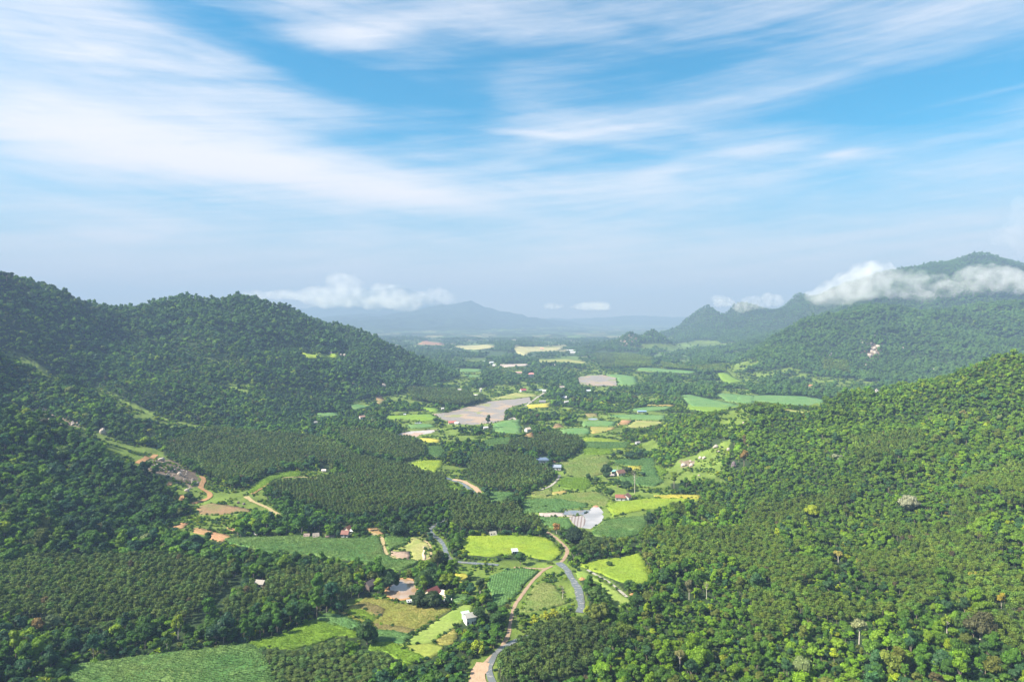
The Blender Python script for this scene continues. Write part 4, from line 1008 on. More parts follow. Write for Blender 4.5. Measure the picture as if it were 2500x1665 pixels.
# undergrowth: bushes on open ground, along plots, roads and water, and between forest crowns
pts = ring_points(2.6, .0035, 190, 2600)
x, y, s = pts.T; z = H(x, y); ok = seen(x, y, z, 4); x, y, s, z = x[ok], y[ok], s[ok], z[ok]
c = cover(x, y, z); r = np.hypot(x, y); n1 = fbm(x / 14, y / 14, 3, 33)
u_, v_ = project(x, y, z)
keep = ((c == 3) & (n1 > .52) & (RNG.uniform(size=len(x)) < .75)) | ((c == 1) & (RNG.uniform(size=len(x)) < .42) & (r < 1100))
keep |= (c == 2) & (RNG.uniform(size=len(x)) < .04)
x, y, s, z, r, c = (q[keep] for q in (x, y, s, z, r, c))
n = len(x); t_ = tints(n, [MID, BRI, LIM, DARK, TEAL, OLI], [4, 4, 1.2, 2, 2, 1], .2)
sc_ = s / 2.6 * RNG.uniform(.45, 1.15, n) * np.where(c == 3, .85, 1.1)
bl_ = blocked(x, y, z, sc_ * 2.2) & (RNG.uniform(size=n) > .05); x, y, z, sc_, t_ = x[~bl_], y[~bl_], z[~bl_], sc_[~bl_], t_[~bl_]
# hedges along the outlines of the fields
HX = []
for nm, kd, lb, poly in FIELDS:
    if kd in ('film', 'striped', 'straw'): continue
    a = poly; b_ = np.roll(poly, -1, 0)
    for p, q in zip(a, b_):
        (xa, xb), (ya, yb), _z = drop([p[0], q[0]], [p[1], q[1]])
        L_ = math.hypot(xb - xa, yb - ya); rr = math.hypot(xa, ya)
        if L_ > 400 or rr > 2200: continue
        m = int(L_ / 2.2); dens = .18 + .6 * (random.random() < .3)
        for k in range(m):
            if random.random() < dens:
                f = random.random(); HX.append((xa + (xb - xa) * f + random.gauss(0, .7), ya + (yb - ya) * f + random.gauss(0, .7), random.uniform(.3, .85)))
HX = np.array(HX)
x = np.append(x, HX[:, 0]); y = np.append(y, HX[:, 1]); z = H(x, y) - .1; sc_ = np.append(sc_, HX[:, 2]); t_ = np.concatenate([t_, tints(len(HX), [DARK, MID, BRI, TEAL], [3, 3, 2, 1])])
scatter('undergrowth', np.stack([x, y, z], -1), sc_, t_, lib('bush', 0, 4) + lib('banana', 0, 2), 'bushes, scrub and broad-leaved thickets between trees and plots', 'undergrowth')
print('undergrowth', len(x))
# ------------------------------------------------------------------ fields, tracks and water
KINDS = {  # colour a, colour b, height of the crop, relief, plant tint (None = no single plants), plant size, row spacing
 'cane': ((.065, .155, .040), (.13, .20, .055), .9, .25, (.062, .150, .040), 1.0, 1.7),
 'bluegreen': ((.085, .185, .055), (.12, .21, .065), .6, .15, (.085, .18, .055), .8, 1.5),
 'weedgreen': ((.13, .21, .045), (.22, .24, .08), .35, .15, (.13, .22, .045), .55, 0),
 'lime': ((.155, .25, .024), (.12, .21, .028), .5, .3, (.18, .28, .022), .7, 0),
 'yellowlime': ((.24, .31, .030), (.19, .28, .032), .45, .15, (.24, .31, .030), .45, 0),
 'yellow': ((.42, .36, .060), (.30, .31, .05), .5, .15, (.36, .33, .05), .45, 0),
 'yellowgreen': ((.24, .27, .05), (.19, .23, .045), .2, .08, None, 0, 0),
 'mown': ((.16, .235, .045), (.20, .26, .06), .12, .05, None, 0, 0),
 'weedy': ((.19, .22, .045), (.27, .23, .07), .3, .25, (.19, .22, .05), .55, 0),
 'brownweed': ((.17, .13, .07), (.20, .19, .06), .38, .2, (.19, .16, .07), .5, 0),
 'orangeweed': ((.34, .24, .08), (.22, .24, .06), .2, .1, None, 0, 0),
 'tan': ((.28, .27, .10), (.19, .23, .06), .15, .05, None, 0, 0),
 'straw': ((.36, .33, .17), (.30, .30, .14), .15, .05, None, 0, 0),
 'brownbed': ((.24, .17, .125), (.34, .25, .19), .2, .1, None, 0, 2.2),
 'palestrip': ((.52, .42, .32), (.40, .30, .22), .25, .05, None, 0, 0),
 'pinkgrey': ((.44, .37, .34), (.36, .30, .27), .15, .05, None, 0, 0),
 'earth': ((.24, .145, .085), (.16, .15, .06), .1, .15, None, 0, 1.8),
 'orange': ((.36, .20, .11), (.25, .17, .07), .12, .1, None, 0, 1.8),
 'redsoil': ((.32, .15, .10), (.22, .15, .08), .1, .1, None, 0, 0),
}
FM = {}
def field_mat(kd):
    if kd in FM: return FM[kd]
    A_, B_, hh, rel, pt, ps, row = KINDS[kd]
    m_, t, b = mat('field_' + kd, .9, .12)
    tc = t.new('ShaderNodeTexCoord'); oc = tc.outputs['Object']
    big = t.ss(t.noise(oc, .035, 4, .65), .35, .65); f = t.noise(oc, .55, 4, .7); ff = t.noise(oc, 2.2, 3, .6)
    c = t.mix(big, A_, B_)
    c = t.mix(t.m('MULTIPLY', t.ss(t.noise(oc, .09, 5, .75), .54, .72), .45), c, (.16, .145, .06))
    k = t.m('MULTIPLY', t.m('ADD', .4, t.m('MULTIPLY', f, 1.2)), t.m('ADD', .75, t.m('MULTIPLY', ff, .5)))
    if row:
        ra = t.new('ShaderNodeAttribute', attribute_name='row')
        wv = t.m('SINE', t.m('ADD', t.m('MULTIPLY', ra.outputs['Fac'], 2 * math.pi / row), t.m('MULTIPLY', f, 2.0)))
        k = t.m('MULTIPLY', k, t.m('ADD', 1.0, t.m('MULTIPLY', wv, .22)))
    cb = t.new('ShaderNodeCombineColor')
    for q in range(3): t.l.new(k, cb.inputs[q])
    t.l.new(t.mul(c, cb.outputs[0]), b.inputs['Base Color'])
    bp = t.new('ShaderNodeBump'); bp.inputs['Strength'].default_value = .7; bp.inputs['Distance'].default_value = .5
    t.l.new(t.noise(oc, .8, 4, .7), bp.inputs['Height']); t.l.new(bp.outputs[0], b.inputs['Normal'])
    FM[kd] = m_; return m_
def special_mat(kd):
    if kd in FM: return FM[kd]
    m_, t, b = mat('field_' + kd, .35, .5)
    tc = t.new('ShaderNodeTexCoord'); oc = tc.outputs['Object']
    if kd in ('film', 'striped'):
        ra = t.new('ShaderNodeAttribute', attribute_name='row')
        wv = t.m('SINE', t.m('ADD', t.m('MULTIPLY', ra.outputs['Fac'], 2 * math.pi / 2.6), t.m('MULTIPLY', t.noise(oc, .1, 2), 2.0)))
        st = t.ss(wv, .2 if kd == 'film' else -.4, .9)
        if kd == 'film': c = t.mix(t.m('MULTIPLY', st, .35), t.mix(t.ss(t.noise(oc, .05, 2), .4, .6), (.37, .36, .37), (.25, .25, .265)), (.19, .18, .165))
        else: c = t.mix(st, (.32, .29, .28), (.18, .13, .11))
        b.inputs['Roughness'].default_value = .45
        t.l.new(c, b.inputs['Base Color'])
    elif kd == 'bluewater':
        b.inputs['Base Color'].default_value = (.13, .15, .17, 1); b.inputs['Roughness'].default_value = .18
        t.l.new(t.mix(t.ss(t.noise(oc, .12, 4, .7), .45, .6), (.14, .16, .19), (.22, .20, .18)), b.inputs['Base Color'])
    else:   # paddies : plots of water, mud and young rice divided by low bunds
        mp = t.new('ShaderNodeMapping'); mp.inputs['Scale'].default_value = (1.0, .8, 1); mp.inputs['Rotation'].default_value = (0, 0, .35); t.l.new(oc, mp.inputs[0])
        vo = t.new('ShaderNodeTexVoronoi', feature='F1', distance='CHEBYCHEV'); vo.inputs['Scale'].default_value = .045 if kd == 'paddy' else .08; vo.inputs['Randomness'].default_value = .8; t.l.new(mp.outputs[0], vo.inputs['Vector'])
        sc = t.new('ShaderNodeSeparateColor'); t.l.new(vo.outputs['Color'], sc.inputs[0])
        sel = t.m('ADD', t.m('MULTIPLY', sc.outputs[0], .75), t.m('MULTIPLY', t.noise(oc, .02, 4, .7), .5))
        wet = t.ss(sel, .52, .60); green = t.ss(sel, .34, .26)
        c = t.mix(wet, t.mix(green, (.30, .225, .165), (.20, .21, .08)), (.24, .20, .165))
        c = t.mix(t.ss(vo.outputs['Distance'], .62, .72), c, (.22, .24, .10))
        t.l.new(c, b.inputs['Base Color'])
        t.l.new(t.m('SUBTRACT', .8, t.m('MULTIPLY', wet, .42)), b.inputs['Roughness'])
        if kd == 'mudflat':
            t.l.new(t.mix(t.ss(sel, .4, .6), (.36, .26, .20), (.40, .36, .33)), b.inputs['Base Color'])
    FM[kd] = m_; return m_
def sheet(poly_xy, r0, lift, relief, step=None):
    """a raised sheet with the given outline, draped over the ground, with a skirt down into it"""
    r = float(np.hypot(*poly_xy.mean(0))); st = step or max(1.6, r * .0065)
    b_ = []
    for p, q in zip(poly_xy, np.roll(poly_xy, -1, 0)):
        n = max(1, int(np.hypot(*(q - p)) / (st * 1.3)))
        for k in range(n):
            w_ = p + (q - p) * k / n
            if k: w_ = w_ + RNG.normal(size=2) * min(.5, st * .14)
            b_.append(w_)
    b_ = np.array(b_); x0, y0 = b_.min(0); x1, y1 = b_.max(0)
    xs, ys = np.meshgrid(np.arange(x0, x1, st), np.arange(y0, y1, st)); g = np.stack([xs.ravel(), ys.ravel()], -1) + RNG.uniform(-.2, .2, (xs.size, 2)) * st
    g = g[inpoly(g[:, 0], g[:, 1], b_)]
    d = linedist(g[:, 0], g[:, 1], np.vstack([b_, b_[:1]])) if len(g) * len(b_) < 4e6 else np.full(len(g), 9.)
    g = g[d > st * .45]
    co_ = [Vector(p) for p in np.vstack([b_, g])]; nb = len(b_)
    res = delaunay_2d_cdt(co_, [], [list(range(nb))], 1, 1e-4)
    V2 = np.array([tuple(v) for v in res[0]]); F = [f for f in res[2] if len(f) == 3]
    src = res[3]; isb = np.array([any(i < nb for i in s_) for s_ in src])
    z = H(V2[:, 0], V2[:, 1]) + lift + relief * (fbm(V2[:, 0] / 2.6, V2[:, 1] / 2.6, 3, 8) - .5) * 2 * (~isb)
    V = np.concatenate([V2, z[:, None]], 1)
    # skirt
    from collections import Counter
    ec = Counter()
    for f in F:
        for a, b in ((f[0], f[1]), (f[1], f[2]), (f[2], f[0])): ec[(min(a, b), max(a, b))] += 1
    low = V.copy(); low[:, 2] -= lift + 1.2
    sk = {}; VV = [tuple(v) for v in V]; FF = [tuple(f) for f in F]
    for f in F:
        for a, b in ((f[0], f[1]), (f[1], f[2]), (f[2], f[0])):
            if ec[(min(a, b), max(a, b))] == 1:
                for q in (a, b):
                    if q not in sk: sk[q] = len(VV); VV.append(tuple(low[q]))
                FF.append((b, a, sk[a], sk[b]))
    return np.array(VV), FF, b_
CROPSRC = None
CROPS = []
def tuft(seed, nb=9):
    rng = np.random.default_rng(seed)
    a = rng.uniform(0, 6.28, nb); e = rng.uniform(.5, 1.35, nb); l_ = rng.uniform(.7, 1.3, nb)
    base = np.stack([rng.uniform(-.25, .25, nb), rng.uniform(-.25, .25, nb), np.full(nb, -.2)], -1)
    d = np.stack([np.cos(a) * np.cos(e), np.sin(a) * np.cos(e), np.sin(e)], -1); sd_ = np.stack([-np.sin(a), np.cos(a), 0 * a], -1) * .16
    mid = base + d * l_[:, None] * .7; tip = base + d * l_[:, None] + np.stack([np.cos(a), np.sin(a), 0 * a], -1) * .25 + [0, 0, -.1]
    V = np.stack([base, mid + sd_, tip, mid - sd_], 1).reshape(-1, 3); F = np.arange(4 * nb).reshape(nb, 4)
    S = np.repeat(rng.uniform(.75, 1.35, nb), 4)
    me = mesh_np('crop_source', V, F, [M_LEAF], attrs={'shade': ('FLOAT_COLOR', 'POINT', np.repeat(S[:, None], 3, 1))}, obj=False)
    o = bpy.data.objects.new('crop_source', me); LIBCOL.objects.link(o); return o
TUFTS = [tuft(k) for k in range(4)]
ROWDIR = {}
ntri = 0
for fi_, (nm, kd, lb, poly) in enumerate(FIELDS):
    x_, y_, z_ = drop(poly[:, 0], poly[:, 1]); pxy = np.stack([x_, y_], -1)
    r = float(np.hypot(*pxy.mean(0)))
    # a hillside outline may jump behind a crest; pull such corners back to the median distance
    rr_ = np.hypot(x_, y_); md_ = np.median(rr_); bad = rr_ > md_ * 1.9
    if bad.any(): pxy[bad] *= (md_ * 1.15 / rr_[bad])[:, None]
    sp = kd in ('film', 'striped', 'bluewater', 'paddy', 'mudflat')
    hh, rel = (.12, .03) if sp else (KINDS[kd][2], KINDS[kd][3])
    if nm in ('weed_patch', 'ploughed_bed') or kd == 'striped': hh += .10 + .01 * (fi_ % 5)
    if nm == 'weed_patch': hh = .42 + .012 * (fi_ % 5)
    hh += .004 * (fi_ % 7)
    if r > 1200: hh += .5
    if z_.mean() > 12: hh += .3
    try: V, F, bnd = sheet(pxy, r, hh, rel)
    except Exception as e_: print('sheet failed', lb, e_); continue
    cen = pxy.mean(0); dv = pxy[1] - pxy[0] if kd != 'film' else np.array([1.0, .2]); dv = dv / (np.linalg.norm(dv) + 1e-9)
    if kd == 'striped': dv = np.array([.15, 1.0])
    row = (V[:, 0] - cen[0]) * -dv[1] + (V[:, 1] - cen[1]) * dv[0]
    o = mesh_np(nm, V, F, [special_mat(kd) if sp else field_mat(kd)], smooth=not sp, attrs={'row': ('FLOAT', 'POINT', row)})
    tag(o, lb, None, None, 'structure'); ntri += len(F)
    if not sp and KINDS[kd][4] and r < 900:
        ps = KINDS[kd][5]; rs = KINDS[kd][6] or 1.3
        s1 = max(rs * .62, r * .0016); s2 = max(.8, r * .0018)
        if KINDS[kd][6] and s1 < rs * .8: s1 = rs
        ext = np.abs(pxy - cen).max() * 1.5
        a_, b2 = np.meshgrid(np.arange(-ext, ext, s1), np.arange(-ext, ext, s2)); a_ = a_.ravel(); b2 = b2.ravel()
        j = .12 if KINDS[kd][6] else .45
        a_ = a_ + RNG.uniform(-j, j, len(a_)) * s1; b2 = b2 + RNG.uniform(-.45, .45, len(a_)) * s2
        X_ = cen[0] - dv[1] * a_ + dv[0] * b2; Y_ = cen[1] + dv[0] * a_ + dv[1] * b2
        k = inpoly(X_, Y_, bnd) & (RNG.uniform(size=len(a_)) < .93) & (fbm(X_ / 9, Y_ / 9, 2, 44) > .1); X_, Y_ = X_[k], Y_[k]
        n = len(X_)
        if n:
            bg_ = np.clip((fbm(X_ / 24, Y_ / 24, 3, 80 + fi_) - .2) / .6, 0, 1)[:, None]
            T = np.array(KINDS[kd][4]) * (1 - bg_) + np.array(KINDS[kd][1]) * bg_; T = T * RNG.uniform(.78, 1.25, (n, 1))
            gs = max(1.0, r / 520) * ps * RNG.uniform(.7, 1.25, n)
            c_ = scatter('crop_plants', np.stack([X_, Y_, H(X_, Y_) + hh * .8], -1), gs, T, TUFTS, None, None)
            c_.parent = o; CROPS.append(n)
print('field faces', ntri, 'crop plants', sum(CROPS))
def ribbon(nm, kd, wd, lb, px, xy, m_, lift, part=None):
    pts_ = [xy[0]]
    for a, b in zip(xy[:-1], xy[1:]):
        n = max(1, int(np.hypot(*(b - a)) / 3.0))
        for k in range(1, n + 1): pts_.append(a + (b - a) * k / n)
    p = np.array(pts_)
    for _ in range(3): p[1:-1] = .25 * p[:-2] + .5 * p[1:-1] + .25 * p[2:]
    tg_ = np.gradient(p, axis=0); tg_ /= np.linalg.norm(tg_, axis=1)[:, None] + 1e-9; nn = np.stack([-tg_[:, 1], tg_[:, 0]], -1)
    s_ = np.cumsum(np.append(0, np.hypot(*(p[1:] - p[:-1]).T)))
    wl = wd * .5 * (.55 + .9 * fbm(s_ / 5, s_ * 0 + 3, 3)); wr = wd * .5 * (.55 + .9 * fbm(s_ / 5, s_ * 0 + 9, 3))
    rows = [p - nn * wr[:, None], p - nn * wr[:, None] * .45, p, p + nn * wl[:, None] * .45, p + nn * wl[:, None]]
    V = []; m = len(rows); crown_ = (0, .05, .03, .05, 0) if kd not in ('river', 'riverhid', 'ditch') else (0, 0, 0, 0, 0)
    for k, q in enumerate(rows):
        zz = H(q[:, 0], q[:, 1]) + lift + crown_[k]
        if kd in ('river', 'riverhid', 'ditch'): zz = np.minimum(zz, H(p[:, 0], p[:, 1]) + lift)
        V.append(np.concatenate([q, zz[:, None]], 1))
    V = np.stack(V, 1).reshape(-1, 3); n = len(p); i = np.arange(n - 1)[:, None] * m + np.arange(m - 1)[None]; i = i.ravel()
    F = np.stack([i, i + m, i + m + 1, i + 1], -1)
    o = mesh_np(nm, V, F, [m_], smooth=True); tag(o, lb, None, None, 'structure'); return o
def dirt_mat(name, a, b2):
    m_, t, b = mat(name, .95, .1); tc = t.new('ShaderNodeTexCoord'); oc = tc.outputs['Object']
    c = t.mix(t.ss(t.noise(oc, .5, 5, .7), .35, .7), a, b2); c = t.mix(t.ss(t.noise(oc, 2.5, 3, .7), .55, .75), c, tuple(q * .6 for q in a))
    t.l.new(c, b.inputs['Base Color']); bp = t.new('ShaderNodeBump'); bp.inputs['Distance'].default_value = .3; t.l.new(t.noise(oc, 1.2, 4, .7), bp.inputs['Height']); t.l.new(bp.outputs[0], b.inputs['Normal']); return m_
LM = {'dirt': dirt_mat('road_earth', (.34, .235, .17), (.25, .19, .12)), 'sand': dirt_mat('track_sand', (.38, .29, .16), (.26, .23, .11)), 'orange': dirt_mat('track_orange', (.42, .23, .11), (.30, .19, .09)),
      'pale': dirt_mat('road_pale', (.36, .34, .29), (.28, .26, .22)), 'sandbank': dirt_mat('sandbank', (.44, .29, .20), (.32, .24, .16)), 'ditch': dirt_mat('ditch_earth', (.05, .06, .03), (.08, .10, .035))}
m_, t, b = mat('river_water', .12, .5); tc = t.new('ShaderNodeTexCoord'); oc = tc.outputs['Object']
st_ = t.ss(t.noise(oc, .4, 5, .7), .5, .72)
t.l.new(t.mix(st_, (.13, .14, .14), (.27, .25, .22)), b.inputs['Base Color']); t.l.new(t.m('ADD', .1, t.m('MULTIPLY', st_, .7)), b.inputs['Roughness'])
bp = t.new('ShaderNodeBump'); bp.inputs['Distance'].default_value = .15; bp.inputs['Strength'].default_value = .5; t.l.new(t.noise(oc, 1.1, 3, .6), bp.inputs['Height']); t.l.new(bp.outputs[0], b.inputs['Normal'])
LM['river'] = m_; LM['riverhid'] = m_
m_, t, b = mat('muddy_water', .03, 1.0); tc = t.new('ShaderNodeTexCoord')
t.l.new(t.mix(t.ss(t.noise(tc.outputs['Object'], .05, 3, .5), .4, .6), (.28, .18, .10), (.33, .25, .19)), b.inputs['Base Color']); LM['mud'] = m_
m_, t, b = mat('clear_water', .05, .5); b.inputs['Base Color'].default_value = (.22, .25, .26, 1); LM['clear'] = m_
for k, (l, pl) in enumerate(zip(LINES, LINEPX)):
    onhill = l[0] == 'hill_track'
    ribbon(l[0], l[1], l[2], l[3], l[4], pl, LM[l[1]], (.45 if onhill else .16) + .007 * k + (.5 if l[0] == 'village_road' else 0))
for nm, kd, lb, poly in PONDS:
    x_, y_, z_ = drop(poly[:, 0], poly[:, 1]); pxy = np.stack([x_, y_], -1)
    q = []
    for a, b_ in zip(pxy, np.roll(pxy, -1, 0)):
        for f in (0, .33, .66): q.append(a + (b_ - a) * f)
    q = np.array(q)
    for _ in range(3): q = .25 * np.roll(q, 1, 0) + .5 * q + .25 * np.roll(q, -1, 0)
    zl = z_.max() + .12; V = np.concatenate([q, np.full((len(q), 1), zl)], 1)
    o = mesh_np(nm, V, [list(range(len(q)))], [LM[kd]]); tag(o, lb, None, None, 'structure')
    if kd == 'mud':     # bare clay rim
        cen = q.mean(0); V2 = []; F2 = []
        for a in q:
            d = (a - cen) / np.linalg.norm(a - cen)
            for e_, zz in ((-.15, -.05), (.5, .3), (1.3, .22), (2.0, -.4)): V2.append((*(a + d * e_), zl + zz))
        n = len(q)
        for i in range(n):
            for k in range(3): j = (i + 1) % n; F2.append((i * 4 + k, i * 4 + k + 1, j * 4 + k + 1, j * 4 + k))
        o = mesh_np('pond_bank', V2, F2, [LM['orange']], smooth=True); tag(o, 'low clay rim round the muddy pond', None, None, 'structure')
# ------------------------------------------------------------------ houses
CM = {}
def paint(c, rough=.8, streak=.25):
    key = (tuple(c), rough, streak)
    if key in CM: return CM[key]
    m_, t, b = mat('paint', rough, .25); tc = t.new('ShaderNodeTexCoord')
    f = t.noise(tc.outputs['Object'], 1.3, 5, .7)
    t.l.new(t.mix(t.ss(f, .35, .75), tuple(c), tuple(q * (1 - streak) for q in c)), b.inputs['Base Color']); CM[key] = m_; return m_
def box(x0, x1, y0, y1, z0, z1):
    V = np.array([(x, y, z) for x in (x0, x1) for y in (y0, y1) for z in (z0, z1)], float)
    return V, np.array([(0, 1, 3, 2), (4, 6, 7, 5), (0, 4, 5, 1), (2, 3, 7, 6), (0, 2, 6, 4), (1, 5, 7, 3)])
def house(px, nm, cat, label, w_, d_, h_, rot, roof='gable', wall=(.78, .76, .72), rc=(.30, .10, .07), rh=1.6, nwin=2, stilts=False, group=None, wc=(.05, .06, .08), posts=False):
    u, v = px; x, y, z = (float(q[0]) for q in drop(u, v))
    if v < 1050: w_, d_, h_, rh = w_ * .66, d_ * .66, h_ * .75, rh * .75
    if 1290 < v < 1318: w_, d_, h_, rh = w_ * .75, d_ * .75, h_ * .85, rh * .85
    root = bpy.data.objects.new(nm, None); COL.objects.link(root); tag(root, label, cat, group)
    root.location = (x, y, z - .1); root.rotation_euler = (0, 0, math.radians(rot))
    b0 = 1.4 if stilts else -.8
    a, b_ = w_ / 2, d_ / 2; zt = h_ + (1.4 if stilts else 0)
    if posts:
        pv = [box(sx * a - .12, sx * a + .12, sy * b_ - .12, sy * b_ + .12, -.5, zt) for sx in (-1, 0, 1) for sy in (-1, 1)]
        V, F = join(pv); o = mesh_np('posts', V, F, [paint((.3, .25, .2))]); o.parent = root
    elif roof == 'gable':
        V = [(-a, -b_, b0), (a, -b_, b0), (a, b_, b0), (-a, b_, b0), (-a, -b_, zt), (a, -b_, zt), (a, b_, zt), (-a, b_, zt), (-a, 0, zt + rh), (a, 0, zt + rh)]
        F = [(0, 1, 5, 4), (2, 3, 7, 6), (1, 2, 6, 9, 5), (3, 0, 4, 8, 7), (3, 2, 1, 0), (4, 5, 9, 8), (6, 7, 8, 9)]
        o = mesh_np('wall', V, F, [paint(wall)]); o.parent = root
    else:
        V, F = box(-a, a, -b_, b_, b0, zt); o = mesh_np('wall', V, F, [paint(wall)]); o.parent = root
    if stilts:
        V, F = join([box(sx * a * .9 - .12, sx * a * .9 + .12, sy * b_ * .9 - .12, sy * b_ * .9 + .12, -.5, 1.4) for sx in (-1, 0, 1) for sy in (-1, 1)])
        o = mesh_np('stilts', V, F, [paint((.25, .2, .16))]); o.parent = root
    e = .55; th = .16; sl = rh / b_
    if roof == 'hip':
        k = min(a, b_) ; A1, B1 = a + e, b_ + e; z0 = zt - e * sl * .5
        V = [(-A1, -B1, z0), (A1, -B1, z0), (A1, B1, z0), (-A1, B1, z0), (-(a - k * .8), 0, zt + rh), (a - k * .8, 0, zt + rh), (-A1, -B1, z0 - th), (A1, -B1, z0 - th), (A1, B1, z0 - th), (-A1, B1, z0 - th)]
        F = [(0, 1, 5, 4), (1, 2, 5), (2, 3, 4, 5), (3, 0, 4), (6, 7, 1, 0), (7, 8, 2, 1), (8, 9, 3, 2), (9, 6, 0, 3), (9, 8, 7, 6)]
    elif roof == 'shed':
        A1, B1 = a + e, b_ + e
        V = [(-A1, -B1, zt + .02), (A1, -B1, zt + .02), (A1, B1, zt + rh), (-A1, B1, zt + rh), (-A1, -B1, zt + .02 + th), (A1, -B1, zt + .02 + th), (A1, B1, zt + rh + th), (-A1, B1, zt + rh + th)]
        F = [(3, 2, 1, 0), (4, 5, 6, 7), (0, 1, 5, 4), (1, 2, 6, 5), (2, 3, 7, 6), (3, 0, 4, 7)]
    else:
        A1 = a + e; V = []; F = []
        for s_ in (-1, 1):
            o_ = len(V); zt0 = zt - e * sl + .04
            V += [(-A1, s_ * (b_ + e), zt0), (A1, s_ * (b_ + e), zt0), (A1, s_ * .0, zt + rh + .04), (-A1, s_ * .0, zt + rh + .04)]
            V += [(p, q, r_ + th) for p, q, r_ in V[o_:o_ + 4]]
            f_ = [(0, 1, 2, 3), (7, 6, 5, 4), (0, 4, 5, 1), (1, 5, 6, 2), (3, 7, 4, 0)]
            F += [tuple(o_ + i for i in (g if s_ > 0 else g[::-1])) for g in f_]
        for k in range(len(V)):
            if abs(V[k][1]) < 1e-6: pass
    o = mesh_np('roof', V, F, [paint(rc, .65)]); o.parent = root
    if not posts:
        zz = b0 + .8 if not stilts else 1.45
        V, F = box(-.45 + a * .25, .45 + a * .25, -b_ - .05, -b_ + .03, zz + .02, zz + 2.0); o = mesh_np('door', V, F, [paint((.10, .07, .05))]); o.parent = root
        base_w = None
        for k in range(nwin):
            xx = -a * .75 + (k * (a * 1.5) / max(1, nwin - 1) if nwin > 1 else 0)
            if abs(xx - a * .25) < .95: xx += 1.3 if xx > a * .25 else -1.3
            V, F = box(-.5, .5, -.05, .03, 0, 1.1)
            if base_w is None: base_w = mesh_np('window', V, F, [paint(wc, .2, .1)]); o = base_w
            else: o = base_w.copy(); COL.objects.link(o)
            o.parent = root; o.location = (xx, -b_ - .02, zz + .95)
        if w_ > 7:
            o = base_w.copy(); COL.objects.link(o); o.parent = root; o.location = (-a - .02, 0, zz + .95); o.rotation_euler = (0, 0, math.radians(-90))
    return root
def q(s): return tuple(P(s)[0])
WHT = (.62, .61, .58); CRM = (.66, .58, .44); BLU = (.12, .17, .26); RED = (.27, .11, .08); RUS = (.22, .12, .09); GRY = (.30, .29, .29); THA = (.34, .29, .24); TIN = (.52, .54, .56)
